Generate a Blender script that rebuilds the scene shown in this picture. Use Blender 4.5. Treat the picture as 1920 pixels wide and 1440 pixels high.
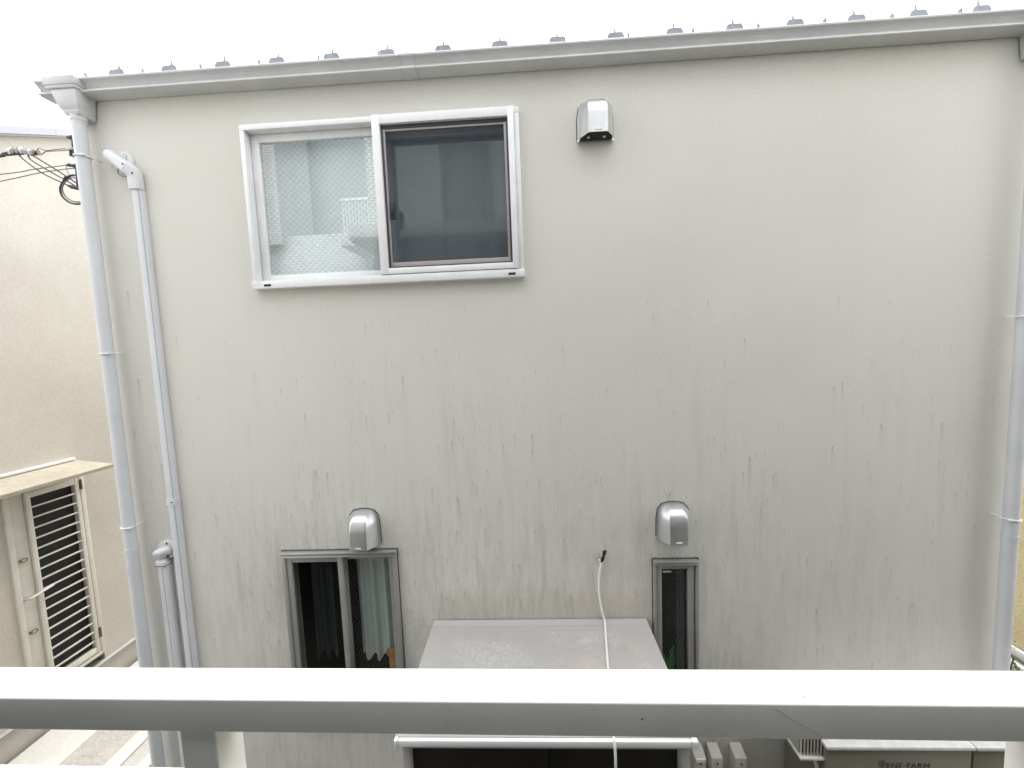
import bpy, bmesh, math, random
from mathutils import Vector, Matrix
R = math.radians
H = 3.78                      # eye height above the ground; heights below are written from eye level
sc = bpy.context.scene
for o in list(bpy.data.objects): bpy.data.objects.remove(o)
COL = sc.collection

# ------------------------------------------------------------------ camera
cam = bpy.data.cameras.new('camera'); co = bpy.data.objects.new('camera', cam); COL.objects.link(co)
cam.sensor_width = 36.0; cam.lens = 36.0*760/1920; cam.clip_start = 0.02; cam.clip_end = 600
yaw, pitch, roll = R(-2.5786), R(4.9082), R(2.2589)
fwd = Vector((math.sin(yaw)*math.cos(pitch), math.cos(yaw)*math.cos(pitch), -math.sin(pitch)))
rgt = Vector((math.cos(yaw), -math.sin(yaw), 0)); dwn = fwd.cross(rgt)
r2 = math.cos(roll)*rgt + math.sin(roll)*dwn; d2 = -math.sin(roll)*rgt + math.cos(roll)*dwn
m3 = Matrix((r2, -d2, -fwd)).transposed()
co.matrix_world = Matrix.Translation((0, 0, H)) @ m3.to_4x4()
sc.camera = co

# ------------------------------------------------------------------ sky, sun, exposure
SUN_EL, SUN_AZ = R(66), R(2)          # high behind the cloud, beyond the house
w = bpy.data.worlds.new('World'); sc.world = w; w.use_nodes = True
nt = w.node_tree; bg = nt.nodes['Background']; bg.inputs['Strength'].default_value = 0.10
sky = nt.nodes.new('ShaderNodeTexSky'); sky.sky_type = 'NISHITA'; sky.sun_disc = False
sky.sun_elevation = SUN_EL; sky.sun_rotation = SUN_AZ; sky.air_density = 1.0; sky.dust_density = 2.0
tcw = nt.nodes.new('ShaderNodeTexCoord'); nzw = nt.nodes.new('ShaderNodeTexNoise')
nzw.inputs['Scale'].default_value = 2.6; nzw.inputs['Detail'].default_value = 6; nzw.inputs['Roughness'].default_value = 0.55
nzw.inputs['Distortion'].default_value = 0.6
rpw = nt.nodes.new('ShaderNodeValToRGB'); rpw.color_ramp.elements[0].position = 0.30; rpw.color_ramp.elements[1].position = 0.62
rpw.color_ramp.elements[0].color = (0.55, 0.55, 0.55, 1); rpw.color_ramp.elements[1].color = (1, 1, 1, 1)
mxw = nt.nodes.new('ShaderNodeMix'); mxw.data_type = 'RGBA'
mxw.inputs['B'].default_value = (12.2, 12.4, 12.7, 1)
nt.links.new(tcw.outputs['Generated'], nzw.inputs['Vector']); nt.links.new(nzw.outputs['Fac'], rpw.inputs['Fac'])
nt.links.new(rpw.outputs['Color'], mxw.inputs['Factor']); nt.links.new(sky.outputs['Color'], mxw.inputs['A'])
nt.links.new(mxw.outputs['Result'], bg.inputs['Color'])
sun = bpy.data.lights.new('sun', 'SUN'); sun.energy = 1.5; sun.angle = R(50); sun.color = (1.0, 0.975, 0.94)
so = bpy.data.objects.new('sun', sun); COL.objects.link(so)
sd = Vector((math.sin(SUN_AZ)*math.cos(SUN_EL), math.cos(SUN_AZ)*math.cos(SUN_EL), math.sin(SUN_EL)))
so.rotation_euler = sd.to_track_quat('Z', 'Y').to_euler(); so.location = (-4, -6, 14)
vs = sc.view_settings; vs.view_transform = 'Standard'; vs.look = 'None'; vs.gamma = 1; vs.use_curve_mapping = False
vs.exposure = 1.48
sc.render.engine = 'CYCLES'; sc.cycles.max_bounces = 5; sc.cycles.diffuse_bounces = 3; sc.cycles.transparent_max_bounces = 16; sc.cycles.glossy_bounces = 5

# ------------------------------------------------------------------ node helpers
class NB:
    """small expression builder over a material's node tree"""
    def __init__(s, name):
        s.m = bpy.data.materials.new(name); s.m.use_nodes = True; s.nt = s.m.node_tree
        s.b = s.nt.nodes['Principled BSDF']; s.out = s.nt.nodes['Material Output']; s._pos = None
    def n(s, t): return s.nt.nodes.new(t)
    def put(s, sock, v):
        if isinstance(v, (int, float)): sock.default_value = v
        elif isinstance(v, tuple): sock.default_value = v if len(v) != 3 or len(sock.default_value) == 3 else (*v, 1)
        else: s.nt.links.new(v, sock)
    def M(s, op, a, b=0.0, c=0.0, clamp=False):
        q = s.n('ShaderNodeMath'); q.operation = op; q.use_clamp = clamp
        s.put(q.inputs[0], a); s.put(q.inputs[1], b); s.put(q.inputs[2], c); return q.outputs[0]
    def add(s, a, b): return s.M('ADD', a, b)
    def sub(s, a, b): return s.M('SUBTRACT', a, b)
    def mul(s, a, b): return s.M('MULTIPLY', a, b)
    def div(s, a, b): return s.M('DIVIDE', a, b)
    def ss(s, v, a, b, lo=0.0, hi=1.0):
        q = s.n('ShaderNodeMapRange'); q.interpolation_type = 'SMOOTHSTEP'
        s.put(q.inputs['Value'], v); s.put(q.inputs['From Min'], a); s.put(q.inputs['From Max'], b)
        s.put(q.inputs['To Min'], lo); s.put(q.inputs['To Max'], hi); return q.outputs[0]
    def pos(s):
        if s._pos is None:
            g = s.n('ShaderNodeNewGeometry'); x = s.n('ShaderNodeSeparateXYZ'); s.nt.links.new(g.outputs['Position'], x.inputs[0])
            s._pos = (x.outputs[0], x.outputs[1], s.sub(x.outputs[2], H)); s._vec = g.outputs['Position']
        return s._pos
    def vec(s, x, y, z):
        q = s.n('ShaderNodeCombineXYZ'); s.put(q.inputs[0], x); s.put(q.inputs[1], y); s.put(q.inputs[2], z); return q.outputs[0]
    def noise(s, vec, scale, detail=3, rough=0.5, dist=0.0, col=False):
        q = s.n('ShaderNodeTexNoise'); q.inputs['Scale'].default_value = scale; q.inputs['Detail'].default_value = detail
        q.inputs['Roughness'].default_value = rough; q.inputs['Distortion'].default_value = dist
        if vec is not None: s.nt.links.new(vec, q.inputs['Vector'])
        return q.outputs['Color' if col else 'Fac']
    def objco(s):
        q = s.n('ShaderNodeTexCoord'); return q.outputs['Object']
    def mix(s, f, a, b):
        q = s.n('ShaderNodeMix'); q.data_type = 'RGBA'; s.put(q.inputs['Factor'], f); s.put(q.inputs['A'], a); s.put(q.inputs['B'], b); return q.outputs['Result']
    def scale_col(s, col, f):
        return s.mixmul(col, f)
    def mixmul(s, col, f):
        q = s.n('ShaderNodeVectorMath'); q.operation = 'SCALE'; s.put(q.inputs[0], col); s.put(q.inputs['Scale'], f); return q.outputs[0]
    def bump(s, h, strength, dist=0.002):
        q = s.n('ShaderNodeBump'); q.inputs['Strength'].default_value = strength; q.inputs['Distance'].default_value = dist
        s.nt.links.new(h, q.inputs['Height']); s.nt.links.new(q.outputs[0], s.b.inputs['Normal'])
    def set(s, **k):
        for a, v in k.items(): s.put(s.b.inputs[a.replace('_', ' ')], v)
        return s

def paint(name, col, rough=0.5, metal=0.0, var=0.06, vscale=9.0, grime=0.0, bump=0.0, bscale=400, spec=0.5, chips=0.0):
    """paint, plastic or metal with gentle unevenness and a little dirt"""
    b = NB(name); b.pos(); v = b._vec
    n1 = b.noise(v, vscale, 5, 0.6)
    f = b.ss(n1, 0.3, 0.7, 1-var, 1+var*0.5)
    c = b.mixmul(col, f)
    if grime:
        g = b.noise(b.vec(b.mul(b.pos()[0], 30), b.mul(b.pos()[1], 30), b.mul(b.pos()[2], 9)), 1.0, 6, 0.7)
        c = b.mix(b.mul(b.ss(g, 0.56, 0.78), grime), c, (0.10, 0.095, 0.085, 1))
    if chips:
        vo = b.n('ShaderNodeTexVoronoi'); vo.inputs['Scale'].default_value = 26; vo.inputs['Randomness'].default_value = 1.0
        b.put(vo.inputs['Vector'], b.vec(b.add(b.pos()[0], b.mul(b.noise(v, 300, 2), 0.004)), b.pos()[1], b.pos()[2]))
        sepc = b.n('ShaderNodeSeparateColor'); b.put(sepc.inputs[0], vo.outputs['Color'])
        size = b.mul(b.M('POWER', sepc.outputs[0], 6.0), 0.12)
        c = b.mix(b.mul(b.ss(b.sub(vo.outputs['Distance'], size), 0.012, 0.0), chips), c, (0.13, 0.115, 0.09, 1))
    n2 = b.noise(v, 35, 3, 0.6)
    b.set(Base_Color=c, Roughness=b.ss(n2, 0.2, 0.8, max(0.02, rough-0.07), rough+0.09), Metallic=metal)
    b.b.inputs['Specular IOR Level'].default_value = spec
    if bump: b.bump(b.noise(v, bscale, 2, 0.6), bump)
    return b.m

# ------------------------------------------------------------------ materials
def stucco_main():
    b = NB('stained grey stucco'); x, y, z = b.pos(); v = b._vec
    big = b.noise(b.vec(x, 0.0, z), 0.7, 3, 0.5)
    # how dirty the wall is, by height and by patches
    zone = b.mul(b.ss(z, 0.75, -1.75), b.ss(b.noise(b.vec(b.mul(x, 1.3), 3.0, b.mul(z, 0.7)), 1.3, 3, 0.55), 0.34, 0.62, 0.12, 1.0))
    zone = b.mul(zone, b.ss(z, -3.4, -2.2, 0.45, 1.0))
    zone = b.mul(zone, b.mul(b.ss(x, -2.6, -1.9, 0.45, 1.0), b.ss(x, 1.9, 0.9, 0.6, 1.0)))
    total = None
    wobn = b.sub(b.noise(b.vec(b.mul(x, 7), 3.1, b.mul(z, 9)), 1.0, 2), 0.5)
    rag = b.ss(b.noise(b.vec(b.mul(x, 230), 2.0, b.mul(z, 70)), 1.0, 2, 0.7), 0.25, 0.65, 0.45, 1.0)
    for k, (cw, ch, dens, amp) in enumerate([(0.070, 0.56, 0.40, 0.27), (0.036, 0.27, 0.42, 0.32), (0.019, 0.125, 0.55, 0.36), (0.17, 1.00, 0.46, 0.14)]):
        u = b.add(b.add(b.div(x, cw), 40.37+k*9.1), b.mul(wobn, 0.008/cw)); ci = b.M('FLOOR', u); fu = b.sub(u, ci)
        w1 = b.n('ShaderNodeTexWhiteNoise'); w1.noise_dimensions = '1D'; b.put(w1.inputs['W'], b.add(ci, k*77.3))
        vv = b.add(b.div(z, ch), b.mul(w1.outputs['Value'], 19.7)); ri = b.M('FLOOR', vv); fv = b.sub(vv, ri)
        w2 = b.n('ShaderNodeTexWhiteNoise'); w2.noise_dimensions = '3D'; b.put(w2.inputs['Vector'], b.vec(ci, ri, k*5.5))
        sp = b.n('ShaderNodeSeparateColor'); b.put(sp.inputs[0], w2.outputs['Color'])
        r_, g_, bl = sp.outputs[0], sp.outputs[1], sp.outputs[2]
        here = b.M('LESS_THAN', w2.outputs['Value'], b.mul(zone, dens))
        cen = b.add(0.38, b.mul(r_, 0.24)); top = b.add(0.66, b.mul(bl, 0.32)); ln = b.add(0.22, b.mul(g_, 0.42))
        t = b.div(b.sub(top, fv), ln)
        prof = b.mul(b.ss(t, 0.0, 0.03), b.M('POWER', b.M('SUBTRACT', 1.0, t, clamp=True), 1.6))
        tip = b.mul(b.ss(t, 0.0, 0.02), b.M('POWER', b.M('SUBTRACT', 1.0, b.mul(t, 5.5), clamp=True), 1.3))
        wd = b.mul(b.ss(t, -0.02, 0.30, 0.35, 1.0), b.add(0.16, b.mul(g_, 0.18)))
        hor = b.ss(b.div(b.M('ABSOLUTE', b.sub(fu, cen)), wd), 1.0, 0.1)
        s_ = b.mul(b.mul(b.mul(here, hor), rag), b.mul(b.add(b.mul(prof, 0.75), b.mul(tip, 1.35)), b.mul(b.add(0.35, b.mul(bl, 0.85)), amp)))
        total = s_ if total is None else b.add(total, s_)
    # soft rain smears, drawn out downwards
    sm = b.noise(b.vec(b.mul(x, 16), 1.0, b.mul(z, 1.1)), 1.0, 5, 0.62)
    total = b.add(total, b.mul(b.mul(b.ss(sm, 0.42, 0.80), zone), 0.24))
    # dirty haze, thickest low down between and around the windows
    hz = b.mul(b.mul(b.ss(z, -0.55, -1.65), b.ss(x, 1.9, 0.8, 0.35, 1.0)), b.ss(x, -2.5, -1.6, 0.5, 1.0))
    hn = b.noise(b.vec(b.mul(x, 20), 6.0, b.mul(z, 3.6)), 1.0, 6, 0.70)
    total = b.add(total, b.mul(b.mul(b.ss(hn, 0.36, 0.74), hz), 0.20))
    # mould specks, dense over the window heads and along the shed roof
    spk = b.noise(b.vec(b.mul(x, 150), 2.0, b.mul(z, 90)), 1.0, 4, 0.75)
    def boxm(x0, x1, z0, z1, sx, sz):
        return b.mul(b.mul(b.ss(x, x0-sx, x0+sx*0.4), b.ss(x, x1+sx, x1-sx*0.4)), b.mul(b.ss(z, z0-0.03, z0), b.ss(z, z1+sz, z1)))
    near = b.add(b.mul(boxm(-1.70, -0.87, -1.30, -1.26, 0.10, 0.17), 1.0), b.mul(boxm(0.72, 1.03, -1.39, -1.345, 0.05, 0.06), 1.5))
    near = b.add(near, b.mul(boxm(-0.67, 0.67, -1.80, -1.76, 0.03, 0.55), 0.45))
    near = b.add(near, b.mul(boxm(-0.90, -0.66, -3.0, -1.5, 0.12, 0.5), 0.55))
    near = b.add(near, b.mul(b.mul(boxm(0.9, 1.5, -2.0, -1.1, 0.3, 0.3), zone), 0.35))
    total = b.add(total, b.mul(b.mul(b.ss(spk, 0.50, 0.66), near), 0.40))
    total = b.add(total, b.mul(b.mul(b.ss(spk, 0.54, 0.70), zone), 0.24))
    total = b.add(total, b.mul(boxm(-1.68, -0.90, -1.30, -1.262, 0.02, 0.016), b.mul(b.ss(spk, 0.35, 0.6), 0.55)))
    total = b.add(total, b.mul(boxm(0.735, 1.015, -1.39, -1.36, 0.02, 0.018), b.mul(b.ss(spk, 0.30, 0.55), 0.75)))
    total = b.add(total, b.mul(boxm(-0.69, 0.69, -1.80, -1.765, 0.02, 0.03), 0.22))
    total = b.M('MINIMUM', total, 0.75)
    base = b.mix(b.ss(big, 0.32, 0.68), (0.668, 0.645, 0.582, 1), (0.704, 0.685, 0.628, 1))
    warm = b.mul(boxm(-0.66, 0.67, -1.80, -1.70, 0.06, 0.22), 0.5)
    base = b.mix(warm, base, (0.56, 0.50, 0.42, 1))
    grain = b.ss(b.noise(b.vec(b.mul(x, 110), 5.0, b.mul(z, 110)), 1.0, 2, 0.7), 0.25, 0.75, 0.93, 1.05)
    base = b.mixmul(base, grain)
    col = b.mix(total, base, (0.085, 0.080, 0.070, 1))
    b.set(Base_Color=col, Roughness=0.92); b.b.inputs['Specular IOR Level'].default_value = 0.2
    h = b.noise(v, 150, 3, 0.65)
    b.bump(h, 0.6, 0.002)
    return b.m
def stucco(name, c1, c2, sc_=120, bs=0.5, dist=0.003):
    b = NB(name); b.pos(); v = b._vec
    c = b.mix(b.ss(b.noise(v, 1.1, 4, 0.6), 0.3, 0.7), c1, c2)
    c = b.mixmul(c, b.ss(b.noise(v, sc_*0.8, 3, 0.7), 0.25, 0.7, 0.86, 1.05))
    b.set(Base_Color=c, Roughness=0.9); b.b.inputs['Specular IOR Level'].default_value = 0.25
    b.bump(b.noise(v, sc_, 4, 0.65), bs, dist); return b.m
def tile_mat():
    b = NB('white glazed tile'); x, y, z = b.pos()
    q = b.n('ShaderNodeTexBrick'); b.put(q.inputs['Vector'], b.vec(b.add(x, y), z, 0.0))
    q.inputs['Color1'].default_value = (0.82, 0.83, 0.82, 1); q.inputs['Color2'].default_value = (0.68, 0.69, 0.68, 1)
    q.inputs['Mortar'].default_value = (0.16, 0.16, 0.16, 1); q.inputs['Scale'].default_value = 1.0
    q.inputs['Brick Width'].default_value = 0.12; q.inputs['Row Height'].default_value = 0.042; q.inputs['Mortar Size'].default_value = 0.0045
    b.set(Base_Color=q.outputs['Color'], Roughness=0.35); return b.m
def glass(name, refl, tint=(0.86, 0.91, 0.89), rough=0.004):
    b = NB(name); b.nt.nodes.remove(b.b); b.pos()
    g = b.n('ShaderNodeBsdfGlossy'); g.inputs['Roughness'].default_value = rough; g.inputs['Color'].default_value = (0.95, 0.98, 0.97, 1)
    t = b.n('ShaderNodeBsdfTransparent'); t.inputs['Color'].default_value = (*tint, 1)
    ge = b.n('ShaderNodeNewGeometry'); dt = b.n('ShaderNodeVectorMath'); dt.operation = 'DOT_PRODUCT'
    b.nt.links.new(ge.outputs['Normal'], dt.inputs[0]); b.nt.links.new(ge.outputs['Incoming'], dt.inputs[1])
    fres = b.add(0.04, b.mul(b.M('POWER', b.sub(1.0, b.M('ABSOLUTE', dt.outputs['Value'])), 5.0), 0.96))
    bp = b.n('ShaderNodeBump'); bp.inputs['Strength'].default_value = 0.02; bp.inputs['Distance'].default_value = 0.004
    b.nt.links.new(b.noise(b._vec, 3.0, 2, 0.5), bp.inputs['Height']); b.nt.links.new(bp.outputs[0], g.inputs['Normal'])
    mx = b.n('ShaderNodeMixShader'); b.put(mx.inputs[0], b.M('ADD', fres, refl, clamp=True))
    b.nt.links.new(t.outputs[0], mx.inputs[1]); b.nt.links.new(g.outputs[0], mx.inputs[2]); b.nt.links.new(mx.outputs[0], b.out.inputs[0])
    return b.m
def screen_mat():
    b = NB('insect netting'); b.nt.nodes.remove(b.b)
    d = b.n('ShaderNodeBsdfDiffuse'); d.inputs['Color'].default_value = (0.058, 0.068, 0.084, 1)
    t = b.n('ShaderNodeBsdfTransparent'); mx = b.n('ShaderNodeMixShader'); mx.inputs[0].default_value = 0.36
    b.nt.links.new(t.outputs[0], mx.inputs[1]); b.nt.links.new(d.outputs[0], mx.inputs[2]); b.nt.links.new(mx.outputs[0], b.out.inputs[0]); return b.m
def shed_top():
    b = NB('shed roof enamel with dried puddle rings'); x, y, z = b.pos()
    wv = b.noise(b.vec(x, y, 0.0), 9.0, 4, 0.6, col=True)
    q = b.n('ShaderNodeVectorMath'); q.operation = 'MULTIPLY_ADD'; b.put(q.inputs[0], wv); q.inputs[1].default_value = (0.30, 0.30, 0); b.put(q.inputs[2], b.vec(x, y, 0.0))
    lines = None
    for s_ in (24.0, 52.0):
        vo = b.n('ShaderNodeTexVoronoi'); vo.feature = 'DISTANCE_TO_EDGE'; vo.inputs['Scale'].default_value = s_; b.put(vo.inputs['Vector'], q.outputs[0])
        e = b.ss(vo.outputs['Distance'], 0.10, 0.02); lines = e if lines is None else b.add(lines, b.mul(e, 0.6))
    patch = b.ss(b.noise(b.vec(x, y, 3.0), 3.2, 4, 0.6), 0.40, 0.62)
    inset = b.mul(b.mul(b.ss(x, -0.64, -0.52), b.ss(x, 0.66, 0.56)), b.ss(y, 2.46, 2.36))
    f = b.mul(b.mul(lines, patch), b.mul(inset, 0.55))
    sp = b.ss(b.noise(b.vec(x, y, 0), 160, 4, 0.7), 0.40, 0.62)
    base = b.mix(b.mul(b.mul(sp, inset), 0.5), (0.43, 0.413, 0.392, 1), (0.31, 0.293, 0.272, 1))
    rust = b.mul(b.mul(b.ss(x, 0.0, 0.25), b.ss(b.noise(b.vec(x, y, 7.0), 5, 4, 0.6), 0.42, 0.62)), b.mul(inset, 0.45))
    base = b.mix(rust, base, (0.52, 0.43, 0.37, 1))
    col = b.mix(f, base, (0.56, 0.55, 0.53, 1))
    b.set(Base_Color=col, Roughness=0.55); b.bump(b.noise(b._vec, 60, 3, 0.6), 0.08); return b.m
def ground_mat(name, c1, c2, scale, bs, dist):
    return stucco(name, c1, c2, scale, bs, dist)
def cloth(name, c, tr=0.25):
    b = NB(name); x, y, z = b.pos()
    wv = b.ss(b.noise(b.vec(b.mul(x, 900), 0.0, b.mul(z, 900)), 1.0, 2), 0.3, 0.7, 0.9, 1.05)
    b.set(Base_Color=b.mixmul(c, wv), Roughness=0.95); b.b.inputs['Specular IOR Level'].default_value = 0.1; return b.m
def leaf_mat():
    b = NB('dark leaves'); oi = b.n('ShaderNodeObjectInfo'); b.pos()
    c = b.mix(b.noise(b._vec, 30, 3), (0.03, 0.07, 0.02, 1), (0.09, 0.15, 0.05, 1)); b.set(Base_Color=c, Roughness=0.5); return b.m

MT = dict(
    wall=stucco_main(),
    cream=stucco('cream stucco', (0.56, 0.52, 0.45, 1), (0.615, 0.577, 0.505, 1), 110, 0.8, 0.003),
    ochre=stucco('ochre rough stucco', (0.70, 0.60, 0.36, 1), (0.76, 0.67, 0.42, 1), 45, 0.9, 0.012),
    found=stucco('mortar plinth', (0.50, 0.47, 0.42, 1), (0.58, 0.55, 0.49, 1), 90, 0.4),
    white=paint('white enamel', (0.82, 0.82, 0.81), 0.33, var=0.04, grime=0.10),
    railwhite=paint('white rail paint', (0.78, 0.765, 0.72), 0.42, var=0.05, vscale=5, grime=0.10, bump=0.03, chips=0.9),
    gut=paint('pale grey vinyl gutter', (0.59, 0.595, 0.58), 0.45, var=0.06, vscale=4, grime=0.12),
    pipe=paint('pale blue grey vinyl', (0.635, 0.642, 0.65), 0.42, var=0.05, vscale=4, grime=0.06),
    duct=paint('ivory grey vinyl', (0.66, 0.665, 0.665), 0.45, var=0.04, vscale=5, grime=0.05),
    alu=paint('champagne anodised aluminium', (0.36, 0.355, 0.33), 0.40, metal=0.35, var=0.06, vscale=14, grime=0.18),
    silver=paint('silver painted steel', (0.62, 0.625, 0.62), 0.36, metal=0.8, var=0.05, vscale=20, grime=0.0, bump=0.02),
    black=paint('black rubber', (0.018, 0.018, 0.020), 0.5, var=0.2),
    dark=paint('dark recess', (0.012, 0.012, 0.013), 0.7, var=0.2),
    gasket=paint('dark blue grey gasket', (0.05, 0.052, 0.065), 0.5, var=0.1),
    scrframe=paint('grey screen frame', (0.36, 0.33, 0.32), 0.45, var=0.06),
    sealm=paint('weathered dark sealant', (0.09, 0.085, 0.075), 0.8, var=0.2, vscale=30),
    parapetm=paint('grey parapet panel', (0.15, 0.15, 0.145), 0.6, var=0.08, vscale=4, grime=0.1),
    yard=ground_mat('dark yard concrete', (0.13, 0.125, 0.115, 1), (0.17, 0.165, 0.15, 1), 40, 0.4, 0.005),
    roofm=paint('galvanised roof sheet', (0.62, 0.64, 0.67), 0.35, metal=0.6, var=0.1, vscale=12),
    hatend=paint('rib end closure', (0.24, 0.25, 0.28), 0.5, var=0.15, vscale=25),
    shedtop=shed_top(),
    shedm=paint('shed frame enamel', (0.42, 0.41, 0.38), 0.45, var=0.08, grime=0.25),
    sheddark=paint('near-black for unlit shed inside', (0.012, 0.010, 0.010), 0.45, var=0.3),  # shade of the open shed put into the colour
    cellm=paint('brown grey cabinet paint', (0.20, 0.183, 0.145), 0.45, var=0.06, vscale=6, grime=0.12, bump=0.03),
    celltop=paint('pale dusty cabinet lid', (0.66, 0.64, 0.60), 0.6, var=0.1, vscale=18, grime=0.35),
    cover=paint('beige pipe cover', (0.60, 0.57, 0.50), 0.5, var=0.08, grime=0.2),
    ink=paint('dark print', (0.05, 0.05, 0.045), 0.6, var=0.05),
    concrete=ground_mat('concrete', (0.48, 0.46, 0.43, 1), (0.56, 0.54, 0.50, 1), 60, 0.35, 0.004),
    palec=ground_mat('pale smooth mortar', (0.66, 0.64, 0.59, 1), (0.73, 0.71, 0.66, 1), 80, 0.25, 0.003),
    rough=ground_mat('coarse washed mortar', (0.50, 0.47, 0.42, 1), (0.70, 0.67, 0.61, 1), 34, 1.0, 0.03),
    soil=ground_mat('grey yard ground', (0.16, 0.15, 0.13, 1), (0.22, 0.21, 0.18, 1), 14, 0.7, 0.02),
    awn=stucco('weathered cream canopy board', (0.40, 0.36, 0.28, 1), (0.52, 0.48, 0.39, 1), 40, 0.2, 0.002),
    doorw=paint('cream white door paint', (0.68, 0.65, 0.58), 0.45, var=0.06, grime=0.25),
    brass=paint('tarnished brass', (0.22, 0.18, 0.11), 0.45, metal=0.7, var=0.2, vscale=60),
    verge=paint('white lilac verge sheet', (0.42, 0.405, 0.45), 0.4, var=0.04),
    tile=tile_mat(),
    greyp=paint('pale blue grey render', (0.50, 0.53, 0.55), 0.8, var=0.06, vscale=2),
    slab=paint('balcony slab paint', (0.50, 0.48, 0.47), 0.8, var=0.08, vscale=3, grime=0.1),
    soffit=paint('slate grey soffit', (0.13, 0.135, 0.14), 0.8, var=0.08, vscale=3),
    floor=paint('grey balcony floor', (0.13, 0.13, 0.125), 0.8, var=0.1, vscale=5),
    glass_up=glass('wired glass upper', 0.12, (0.965, 0.975, 0.975)),
    glass_lo=glass('wired glass lower', -0.03, (0.935, 0.95, 0.942)),
    glass_ap=glass('apartment glass', 0.10),
    net=screen_mat(),
    wire=paint('steel wire in glass', (0.20, 0.23, 0.24), 0.5, metal=0.3, var=0.1),
    wirelo=paint('steel wire in glass, low', (0.30, 0.32, 0.31), 0.5, metal=0.3, var=0.1),
    curtw=cloth('pale grey lace curtain', (0.87, 0.92, 0.91)),
    curtg=cloth('pale green curtain', (0.58, 0.63, 0.60)),
    curts=cloth('dim green grey curtain', (0.13, 0.15, 0.14)),
    curtd=cloth('dark teal curtain', (0.030, 0.036, 0.036)),
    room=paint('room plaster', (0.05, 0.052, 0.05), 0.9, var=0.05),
    card=paint('brown cardboard', (0.42, 0.20, 0.07), 0.8, var=0.2, vscale=20),
    green=paint('green plastic', (0.02, 0.22, 0.04), 0.4, var=0.2, vscale=30),
    navy=paint('navy fabric', (0.02, 0.03, 0.07), 0.8, var=0.2),
    cablew=paint('white cable sheath', (0.82, 0.81, 0.78), 0.45, var=0.04),
    cabled=paint('dark grey cable sheath', (0.035, 0.034, 0.036), 0.55, var=0.2),
    cableg=paint('grey cable sheath', (0.17, 0.165, 0.16), 0.55, var=0.2),
    clamp=paint('pale clamp plastic', (0.48, 0.46, 0.42), 0.55, var=0.2, vscale=60),
    leaf=leaf_mat(), bark=paint('twig bark', (0.10, 0.07, 0.05), 0.9, var=0.2),
    label=paint('pale paper label', (0.55, 0.56, 0.54), 0.6, var=0.05),
)

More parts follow.
